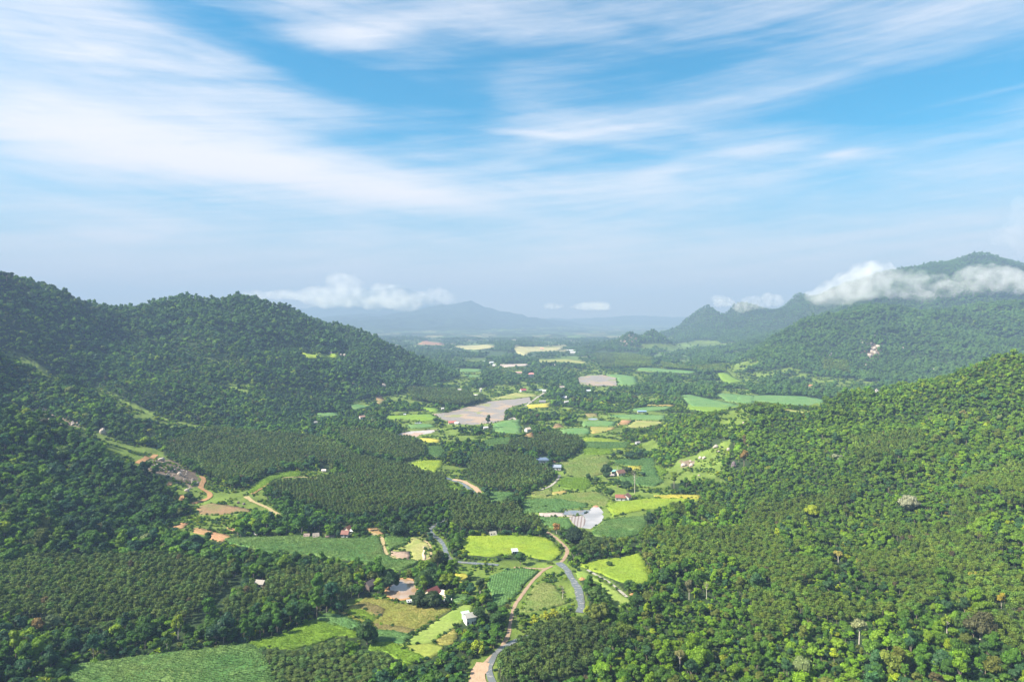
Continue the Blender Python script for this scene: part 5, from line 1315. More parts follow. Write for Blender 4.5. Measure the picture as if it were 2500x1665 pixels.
for a in [
 ('N 148,285', 'house', 'white house with blue hipped roof at the edge of the dark plantation', 13, 7.5, 3.6, 4, 'hip', WHT, BLU, 2.2, 4),
 ('N 352,388', 'house', 'white house with grey-blue gable roof in the open field by the oval plantation', 8.5, 6, 3.2, -8, 'gable', WHT, (.25, .29, .36), 2.0, 3),
 ('N 1262,825', 'cottage', 'white cottage with rusty red roof, left one of the pair', 8.2, 6, 3.0, -6, 'gable', WHT, RED, 1.9, 1),
 ('N 1350,820', 'cottage', 'white cottage with its gable turned forward, right one of the red roofed pair', 7.5, 6.5, 3.0, 62, 'gable', WHT, RUS, 2.2, 1),
 ('N 1318,828', 'shed', 'small brown lean-to shed squeezed between the two red roofed cottages', 3.2, 2.6, 1.8, 0, 'shed', (.40, .27, .20), RUS, .5, 1),
 ('N 1258,468', 'farmhouse', 'cream farmhouse with brown roof under the dark garden trees', 9, 6, 3.0, 30, 'gable', CRM, RUS, 2.6, 2),
 ('N 1185,440', 'shed', 'shed with turquoise tin roof beside the cream farmhouse', 8, 4, 2.2, 8, 'shed', CRM, (.25, .52, .46), .7, 1),
 ('N 1128,490', 'shed', 'low pinkish shed at the foot of the farmhouse trees', 6, 3, 1.8, 5, 'shed', (.5, .4, .36), (.55, .46, .44), .5, 1),
 ('N 1425,172', 'hut', 'tiny white hut among the round bushes above the farmhouse', 3.6, 3, 2.2, 20, 'gable', WHT, TIN, 1.0, 1),
 ('B 2015,815', 'house', 'two storey white house half hidden by bushes beside the meadow', 5.2, 4.4, 4.4, 24, 'gable', WHT, (.36, .35, .32), 1.4, 2),
 ('B 1980,790', 'shed', 'shed with pale mint roof against the two storey white house', 3.4, 4, 3.4, 24, 'shed', (.55, .62, .58), (.42, .60, .52), .8, 1),
 ('B 1672,590', 'farmhouse', 'farmhouse with dark red gable roof behind the mango trees by the pond', 7.5, 7, 3.4, 52, 'gable', CRM, (.22, .07, .06), 2.8, 2),
 ('B 1775,590', 'shed', 'cream roofed shed right of the dark red farmhouse', 6, 3.5, 3.0, -30, 'shed', CRM, (.66, .60, .48), .8, 1),
 ('B 1815,625', 'shed', 'low shed with white tin sheet at the right end of the farmyard', 3.5, 2.2, 1.3, 5, 'shed', CRM, (.68, .66, .64), .3, 1),
 ('B 1475,635', 'shed', 'tiny grey shed left of the farmyard trees', 2.6, 1.8, 1.3, 15, 'shed', GRY, TIN, .4, 1),
 ('B 1112,515', 'stilt_house', 'dark wooden stilt house in the shade left of the pond', 6, 4.6, 2.4, 62, 'gable', (.16, .12, .10), (.20, .16, .15), 2.0, 2),
 ('B 132,475', 'hut', 'small hut with pale grey roof between two dark plantations', 5, 3.6, 2.0, -12, 'gable', (.42, .36, .30), (.30, .27, .24), 1.5, 1),
 ('B 630,45', 'hut', 'thatched hut with pale peaked roof, second from the left in the cane village', 5, 4.5, 1.9, 20, 'gable', (.40, .33, .25), THA, 2.2, 1),
 ('B 550,42', 'hut', 'brown thatched hut at the left end of the cane village', 4.6, 3.5, 1.8, 0, 'gable', (.34, .26, .2), (.27, .20, .17), 1.6, 1),
 ('B 760,42', 'hut', 'wide brown roofed hut in the middle of the cane village', 7.5, 4.5, 1.8, 5, 'gable', (.34, .26, .2), (.26, .19, .16), 1.8, 2),
 ('B 895,35', 'house', 'white village house with dark red roof beside the cane field', 6.5, 5.5, 3.2, -6, 'gable', WHT, (.24, .11, .09), 2.2, 2),
 ('F 915,1285', 'house', 'house with orange-red roof behind the white village house', 6, 5, 3.6, 70, 'gable', CRM, (.34, .14, .08), 2.0, 1),
 ('F 965,1295', 'shed', 'white tin roofed shed right of the village house', 5, 3.2, 2.4, 0, 'shed', WHT, (.62, .62, .62), .8, 1),
 ('F 90,1312', 'hut', 'tiny pale hut at the left edge of the cane field trees', 2.6, 2.2, 1.5, 0, 'gable', WHT, (.5, .48, .46), .8, 1),
 ('F 2218,1312', 'hut', 'pale thatched hut in front of the dark plantation edge', 6, 4, 1.4, 25, 'gable', (.50, .45, .38), (.48, .44, .36), 2.2, 1),
 ('C 208,190', 'hut', 'blue-white stilt hut above the bushes at the yellow-green field', 3.4, 3.4, 2.4, 10, 'shed', (.50, .54, .58), (.5, .54, .60), .6, 1),
 ('F 1045,265', 'house', 'bright white house with brown side roof at the edge of hazy fields', 13, 8, 4.4, 38, 'gable', WHT, (.40, .25, .2), 2.4, 2),
 ('F 628,312', 'hut', 'small white hut alone before the dark tree row', 6, 5, 3.6, 50, 'gable', WHT, (.6, .58, .55), 2.0, 1),
 ('F 703,742', 'hut', 'little pinkish white hut by the felled clearing', 3.8, 3, 1.8, 0, 'gable', (.62, .56, .50), (.60, .54, .5), 1.0, 1),
 ('G 1350,212', 'barn', 'long barn with sky blue roof at the edge of the forest tongue', 22, 9, 3.6, 0, 'gable', (.50, .47, .4), (.20, .32, .44), 1.8, 4),
 ('G 1312,500', 'shed', 'pale shed sunk in the dark trees below the knoll', 5, 4, 3.2, 20, 'gable', (.5, .5, .52), GRY, 1.2, 1),
 ('G 325,380', 'shed', 'white shed with dark doorway beside the orange building plot', 7, 6, 3.8, 40, 'gable', WHT, (.6, .5, .4), 2.0, 1),
 ('M 800,1000', 'farmhouse', 'long farmhouse with coral red roof at the near edge of the flooded plain', 17, 8, 3.2, 15, 'gable', WHT, (.48, .17, .14), 3.0, 3),
 ('M 845,1005', 'house', 'white outbuilding right of the coral red farmhouse', 9, 6, 3.4, -20, 'gable', WHT, (.55, .50, .48), 1.8, 2),
 ('M 1122,1048', 'house', 'white house under the tall tree on the plain edge', 10, 6, 3, 15, 'gable', WHT, (.56, .56, .56), 1.8, 2),
 ('M 1560,545', 'house', 'large white villa with pink roof in the hazy village', 26, 15, 9, 10, 'hip', WHT, (.58, .26, .24), 5, 4),
 ('M 1440,520', 'house', 'row house with pinkish roof left of the large villa', 28, 10, 5, 0, 'gable', (.7, .62, .58), (.56, .34, .30), 3, 4),
 ('M 1480,692', 'house', 'crimson roofed house in the trees north of the plain', 20, 11, 5, 30, 'gable', WHT, (.44, .10, .12), 4, 3),
 ('M 1025,735', 'barn', 'long white roofed barn behind the low plantation', 19, 7, 3, -4, 'gable', WHT, (.72, .70, .68), 2, 3),
 ('M 1075,695', 'tower_house', 'narrow white tall house behind the low plantation', 6, 6, 9, 20, 'gable', WHT, (.66, .6, .58), 2.5, 2),
 ('M 868,688', 'house', 'cream house half hidden at the hill toe', 12, 7, 5, 25, 'gable', CRM, (.62, .58, .5), 2.6, 2),
 ('M 1895,800', 'house', 'white long house slanting below the grey trees', 22, 7, 3.6, 48, 'gable', WHT, (.70, .68, .68), 2, 4),
 ('M 1880,757', 'house', 'white gabled house above the slanting long house', 11, 8, 4, -15, 'gable', WHT, (.60, .60, .62), 3, 2),
 ('M 1683,702', 'house', 'small white house at the far end of the pale road', 12, 8, 6, 0, 'gable', WHT, (.62, .62, .6), 3, 2),
 ('M 1640,682', 'shed', 'low shed with mint roof left of the pale road end', 22, 7, 2.6, 0, 'gable', WHT, (.45, .58, .52), 1.5, 3),
 ('M 1665,800', 'temple', 'low grey temple hall in front of the yellow plot', 18, 6, 4.0, 0, 'gable', (.50, .47, .43), (.25, .24, .27), 3.0, 3),
 ('M 2110,695', 'barn', 'white tin barn right of the village trees', 18, 11, 4.5, 10, 'gable', (.7, .68, .64), (.60, .66, .72), 2.2, 3),
 ('M 1852,655', 'barn', 'pale pink roofed barn among the dark trees', 17, 8, 3.5, 0, 'gable', WHT, (.64, .54, .50), 1.5, 3),
 ('M 708,866', 'hut', 'small white hut at the end of the low plantation', 6, 5, 3.6, 20, 'gable', WHT, (.62, .62, .60), 1.8, 1),
 ('M 1178,425', 'house', 'white house glinting far up the hazy valley', 20, 12, 7, 20, 'gable', WHT, (.62, .66, .72), 4, 3),
 ('M 1203,448', 'house', 'smaller white house just below the far glinting one', 14, 9, 6, -20, 'gable', WHT, (.68, .68, .70), 3, 2),
 ('M 1115,412', 'house', 'pale house left of the far glinting one', 16, 9, 5, 0, 'gable', WHT, (.55, .60, .66), 3, 2),
 ('M 1765,448', 'house', 'tan roofed house under the far wood', 20, 11, 6, 10, 'gable', WHT, (.60, .52, .46), 4, 3),
 ('M 1660,292', 'house', 'orange-white house alone in the far straw field', 26, 16, 9, 0, 'gable', WHT, (.68, .34, .20), 6, 3),
 ('K 730,822', 'factory', 'long white works building at the edge of the far straw field', 75, 20, 9, -6, 'gable', WHT, (.74, .74, .76), 4, 5),
 ('K 705,806', 'factory', 'second white works building behind the long one', 45, 18, 9, 4, 'gable', WHT, (.7, .72, .76), 4, 4),
 ('M 1680,560', 'house', 'brown roofed house right of the hazy village', 20, 10, 5, 0, 'gable', (.7, .66, .6), (.5, .36, .3), 3, 3),
 ('M 345,918', 'hut', 'tiny white hut on the lime terraces', 5, 4, 2.6, 0, 'gable', WHT, TIN, 1.4, 1),
 ('L 600,1192', 'house', 'orange roofed house in the hazy green side valley', 14, 7, 4, 0, 'gable', CRM, (.62, .28, .16), 2.6, 3),
 ('L 1080,1218', 'house', 'pink roofed house peeping over the right slope', 18, 8, 4, 0, 'gable', WHT, (.58, .30, .26), 3, 3),
 ('L 1145,1238', 'house', 'white gabled house peeping over the right slope', 10, 8, 6, 70, 'gable', WHT, (.58, .5, .45), 4, 2),
 ('L 705,1248', 'barn', 'long reddish barn roof at the far side of the valley', 26, 8, 3, -5, 'gable', (.55, .45, .4), (.45, .26, .22), 2, 4),
]:
    house(q(a[0]), a[1], a[1].split('_')[-1], a[2], *a[3:6], a[6], roof=a[7], wall=a[8], rc=a[9], rh=a[10], nwin=a[11], stilts=(a[1] == 'stilt_house'))
# orange brick heap next to the blue roofed house, the red earth pile by the film plot
def mound(px, nm, label, w_, h_, m_, seed, cat):
    x, y, z = (float(k[0]) for k in drop(*px)); rng = np.random.default_rng(seed); V = []; F = []; n, mm = 18, 6
    for i in range(mm):
        for k in range(n):
            a = 2 * math.pi * k / n; rr = w_ * .5 * (1 - i / (mm - 1)) ** .8 * rng.uniform(.85, 1.15)
            V.append((rr * math.cos(a), rr * .7 * math.sin(a), h_ * (1 - (1 - i / (mm - 1)) ** 1.7) * rng.uniform(.85, 1.1) - .2))
    for i in range(mm - 1):
        for k in range(n): k2 = (k + 1) % n; F.append((i * n + k, i * n + k2, (i + 1) * n + k2, (i + 1) * n + k))
    o = mesh_np(nm, V, F, [m_]); o.location = (x, y, z); tag(o, label, cat); return o
M_RED = dirt_mat('brick_red', (.50, .20, .13), (.42, .24, .17))
mound(q('N 300,283'), 'brick_heap', 'low heap of orange bricks beside the blue roofed white house', 9, 1.1, M_RED, 1, 'heap')
mound(q('N 912,925'), 'earth_heap', 'heap of red earth at the top of the white film plot', 5.5, 1.4, M_RED, 2, 'heap')
mound(q('C 815,420'), 'earth_heap', 'pale orange sand heap on the right river bank', 4.6, 1.5, LM['orange'], 3, 'heap')
mound(q('C 1265,555'), 'earth_heap', 'small orange earth heap at the end of the footpath', 3.6, 1.0, LM['orange'], 4, 'heap')
# ------------------------------------------------------------------ boulders
M_ROCK, t, b = mat('granite', .9, .2); tc = t.new('ShaderNodeTexCoord')
t.l.new(t.mix(t.ss(t.noise(tc.outputs['Object'], .8, 5, .7), .35, .7), (.50, .43, .37), (.26, .22, .19)), b.inputs['Base Color'])
M_ROCKD, t, b = mat('dark_granite', .9, .2); tc = t.new('ShaderNodeTexCoord')
t.l.new(t.mix(t.ss(t.noise(tc.outputs['Object'], .8, 5, .7), .35, .7), (.20, .15, .15), (.12, .10, .11)), b.inputs['Base Color'])
def rock_mesh(seed, m_, sharp=.35):
    rng = np.random.default_rng(seed); n, mm = 12, 8
    pl = rng.normal(size=(9, 3)); pl /= np.linalg.norm(pl, axis=1)[:, None]; off = rng.uniform(.55, .95, 9)
    V = []; F = []
    for i in range(mm):
        p = -math.pi * .5 + math.pi * (i + .02) / (mm - .96)
        for k in range(n):
            a = 2 * math.pi * k / n + i * .2; d = np.array([math.cos(p) * math.cos(a), math.cos(p) * math.sin(a), math.sin(p)])
            dd = pl @ d; rr = 1.0
            for c_, o_ in zip(dd, off):
                if c_ > .05: rr = min(rr, o_ / c_)
            V.append(d * rr * rng.uniform(.95, 1.05))
    for i in range(mm - 1):
        for k in range(n): k2 = (k + 1) % n; F.append((i * n + k, i * n + k2, (i + 1) * n + k2, (i + 1) * n + k))
    F.append(tuple(range(n))[::-1]); F.append(tuple((mm - 1) * n + k for k in range(n)))
    return mesh_np('boulder', V, F, [m_], obj=False)
RM = [rock_mesh(k, M_ROCK) for k in range(6)]; RMD = [rock_mesh(20 + k, M_ROCKD) for k in range(2)]
def boulder(px, wpx, label, group=None, dark=False, hk=.8, k=None):
    x, y, z = (float(s_[0]) for s_ in drop(*px)); w_ = wpx * math.hypot(x, y) / FPX
    o = bpy.data.objects.new('boulder', (RMD if dark else RM)[random.randrange(2 if dark else 6) if k is None else k]); COL.objects.link(o)
    o.location = (x, y, z + w_ * .12); o.scale = (w_ * .55, w_ * .5, w_ * .55 * hk); o.rotation_euler = (0, 0, random.uniform(0, 6.3)); tag(o, label, 'boulder', group); return o
for s_, wpx, lb, dk, hk in [
 ('E 925,400', 13, 'pinkish pyramid shaped boulder alone on the spur crest', 0, 1.5), ('E 1452,645', 14, 'large pale boulder at the top of the scree by the orange track', 0, .9), ('E 1290,735', 6, 'small white boulder at the left foot of the scree', 0, .8),
 ('E 1500,780', 12, 'grey flat boulder in the grass below the scree', 0, .5), ('E 1612,768', 9, 'tall grey boulder at the right side of the scree', 0, 1.1), ('E 1680,918', 11, 'pale split boulder on the grassy spur above the track', 0, .8),
 ('E 1705,895', 6, 'small pale boulder next to the split one', 0, .9), ('E 1940,922', 6, 'pale boulder just right of the track bend', 0, .7), ('E 2140,1025', 8, 'dark grey boulder above the bare earth patch', 1, 1.0), ('E 2190,1035', 8, 'second dark boulder right above the earth patch', 1, .8),
 ('G 1725,690', 16, 'broad pinkish boulder lowest on the rocky knoll', 0, .7), ('G 1795,688', 12, 'pink boulder right beside the broad one on the knoll', 0, .9), ('G 1787,650', 7, 'small white boulder above the pink pair on the knoll', 0, .6),
 ('G 1872,622', 9, 'left one of two touching boulders midway on the knoll', 0, .9), ('G 1910,625', 10, 'right one of two touching boulders midway on the knoll', 0, .9), ('G 2012,525', 14, 'large slanting boulder high on the knoll', 0, .8), ('G 2040,562', 8, 'flat pink boulder below the slanting one', 0, .5),
 ('G 2127,545', 9, 'round pinkish boulder right of the slanting one', 0, .8), ('G 1865,778', 6, 'small white boulder low in the dark knoll scrub', 0, .8), ('G 1832,832', 8, 'white boulder lowest in the dark knoll scrub', 0, .7), ('G 2172,700', 16, 'big dark upright rock beside the orange-brown tree', 1, 1.4),
 ('G 2265,308', 7, 'white boulder near the top of the grassy knoll', 0, .8), ('H 568,462', 9, 'pinkish rock in the forest above the knoll', 0, .8), ('D 1725,-6', 9, 'grey rock in the middle of the right slope forest', 0, .8),
 ('L 1032,850', 9, 'upper left boulder of the hazy hill cluster', 0, 1.2), ('L 1018,882', 6, 'small boulder below the upper left one on the hazy hill', 0, .8), ('L 1130,772', 4, 'tiny highest white stone on the hazy hill', 0, .8), ('L 1158,868', 11, 'upper boulder of the bright central cluster on the hazy hill', 0, .9),
 ('L 1125,882', 8, 'left upper boulder of the central cluster on the hazy hill', 0, .8), ('L 1108,908', 10, 'middle boulder of the central cluster on the hazy hill', 0, .8), ('L 1133,920', 9, 'right boulder of the central cluster on the hazy hill', 0, 1.0), ('L 1085,948', 14, 'big grey boulder under the central cluster on the hazy hill', 0, .8),
 ('L 1105,996', 6, 'small boulder well below the central cluster', 0, 1.0), ('L 1057,1022', 8, 'lowest white boulder under the cluster on the hazy hill', 0, .7), ('L 765,932', 8, 'lone boulder far left on the hazy hill', 0, 1.0), ('L 1350,877', 8, 'boulder right of the cluster on the hazy hill', 0, .7),
 ('L 1443,912', 6, 'left one of two small boulders on the hazy hill flank', 0, .8), ('L 1522,912', 8, 'right one of two small boulders on the hazy hill flank', 0, .7), ('L 1612,1068', 16, 'wide purplish boulder low on the hazy hill', 0, .6), ('L 178,948', 5, 'white stone at the foot of the blue ridge', 0, .8),
 ('J 855,838', 7, 'left white boulder beside the hillside meadow', 0, .9), ('J 888,842', 8, 'right white boulder beside the hillside meadow', 0, .9), ('J 765,820', 8, 'flat pale boulder above the hillside meadow', 0, .5), ('J 1336,900', 7, 'white pointed boulder near the hill nose', 0, .7),
 ('J 1237,1115', 13, 'big tan boulder near the landslip scar', 0, .8), ('J 968,1092', 8, 'grey boulder left of the landslip', 0, 1.0), ('J 1092,1115', 6, 'small whitish boulder between the grey and the tan one', 0, .7), ('J 1148,1073', 6, 'purplish boulder above the landslip', 0, 1.0),
 ('K 1165,722', 8, 'pale cliff stone on the little pointed hill in the haze', 0, 1.2)]:
    boulder(q(s_), wpx, lb, None, dk, hk)
rs = P('E 250,190 420,190 560,290 760,320 740,345 600,350 420,290'); rs2 = P('E 1270,680 1400,640 1560,680 1730,760 1790,860 1700,850 1500,770 1330,730')
for poly, lb, grp, n, ws in ((rs, 'grey stone in the boulder stream along the spur crest', 'stones of the boulder stream on the spur', 60, (3, 9)), (rs2, 'grey stone of the dark scree slope between the orange tracks', 'stones of the scree slope', 70, (1.5, 5)),
                             (P('L 1000,830 1180,830 1150,930 1080,1010 1040,980'), 'small pale stone of the boulder field on the hazy hill', 'small stones on the hazy hill', 26, (2.5, 5.5))):
    x0, y0 = poly.min(0); x1, y1 = poly.max(0); k = 0
    while k < n:
        u, v = random.uniform(x0, x1), random.uniform(y0, y1)
        if inpoly(np.array([u]), np.array([v]), poly)[0]:
            boulder((u, v), random.uniform(*ws) ** 1.0, lb, grp, random.random() < .12, random.uniform(.5, 1.0)); k += 1

# ------------------------------------------------------------------ trees that stand out
def special(s_, hpx, kind, label, tint, wk=1.0, bark=None, name='tree', seed=None, cat='tree', sparse=None):
    u, v = q(s_); x, y, z = (float(k[0]) for k in drop(u, v)); hm_ = hpx * math.hypot(x, y) / FPX
    seed = seed or int(u * 7 + v)
    rng = np.random.default_rng(seed)
    if kind == 'bare':
        tr = [tube((0, 0, -.5), (0, 0, 6), .22, .14), tube((0, 0, 6), (.3, 0, 10), .14, .04, 5)]; lb = []
        for k in range(12):
            z0 = rng.uniform(3.5, 8.5); a = rng.uniform(0, 6.28); l_ = rng.uniform(1.0, 2.2); e_ = (l_ * math.cos(a), l_ * math.sin(a), z0 + rng.uniform(.8, 2.0)); tr.append(tube((0, 0, z0), e_, .08, .02, 4)); lb.append((*e_, .7, .6))
        V, F, S = crown(lb, 110, .45, seed, core=None); parts = ((V, F, S), join(tr)); full = 10.5
    elif kind == 'umbrella':
        tr = [tube((0, 0, -.5), (.2, 0, 5.2), .26, .17)]; lb = []
        for k in range(9):
            a = k * .7 + rng.uniform(-.2, .2); l_ = rng.uniform(1.0, 3.0); e_ = (l_ * math.cos(a), l_ * math.sin(a), 7.6 - .25 * l_ * l_ + rng.uniform(-.9, .9)); tr.append(tube((.2, 0, rng.uniform(4, 5.2)), e_, .10, .04, 5)); lb.append((*e_, rng.uniform(.9, 1.5), rng.uniform(.9, 1.3)))
        V, F, S = crown(lb, 620, .5, seed, core=(6, 4)); parts = ((V, F, S), join(tr)); full = 8.8
    elif kind == 'palm':
        tr = [tube((0, 0, -.5), (.3, .1, 4), .17, .14), tube((.3, .1, 4), (.4, .2, 8), .14, .11)]; V = []; F = []; SH = []
        for k in range(16):
            a = k * .393 + rng.uniform(-.1, .1); e0 = rng.uniform(.0, 1.0); p = np.array([.4, .2, 8.0]); w_ = np.array([-math.sin(a), math.cos(a), 0]) * .42; o_ = len(V)
            for j in range(6):
                f = j / 5; pp = p + np.array([math.cos(a), math.sin(a), 0]) * 3.2 * f * math.cos(e0 * .5) + np.array([0, 0, 1]) * (1.6 * math.sin(e0) * f * 2 - 2.6 * f * f)
                ww = w_ * math.sin(math.pi * (.12 + .86 * f)); V += [pp - ww + [0, 0, -.22], pp, pp + ww + [0, 0, -.22]]; SH += [rng.uniform(.8, 1.2)] * 3
            for j in range(5): b0 = o_ + 3 * j; F += [(b0, b0 + 1, b0 + 4, b0 + 3), (b0 + 1, b0 + 2, b0 + 5, b0 + 4)]
        parts = ((np.array(V), np.array(F), np.array(SH)), join(tr)); full = 9.0
    elif kind == 'bamboo':
        parts = make_tree_parts('bamboo', seed, 0); full = 7.0
    elif kind == 'ball':
        lb = [(0, 0, 4.0, 3.4, 3.2)] + [(3.0 * math.cos(a), 3.0 * math.sin(a), 3.4 + rng.uniform(-.6, 1.2), 1.5, 1.4) for a in np.arange(0, 6.2, .78)] + [(rng.uniform(-1.5, 1.5), rng.uniform(-1.5, 1.5), 6.2, 1.6, 1.3) for _ in range(3)]
        V, F, S = crown(lb, 1300, .5, seed, core=(8, 6)); parts = ((V, F, S), join([tube((0, 0, -.5), (0, 0, 3.4), .3, .2)])); full = 7.6
    else:
        parts = make_tree_parts(kind, seed, 0); full = float(parts[0][0][:, 2].max())
    t_ = tree_thing(name, kind, seed, label, cat, None, tint, bark, parts=parts)
    t_.location = (x, y, z); k = hm_ / full; t_.scale = (k * wk, k * wk, k); t_.rotation_euler = (0, 0, rng.uniform(0, 6.28)); return t_
YEL = (.30, .29, .04); LIMY = (.30, .34, .03); GOLD = (.34, .28, .03); WHI = (.46, .45, .30); ORB = (.26, .17, .05)
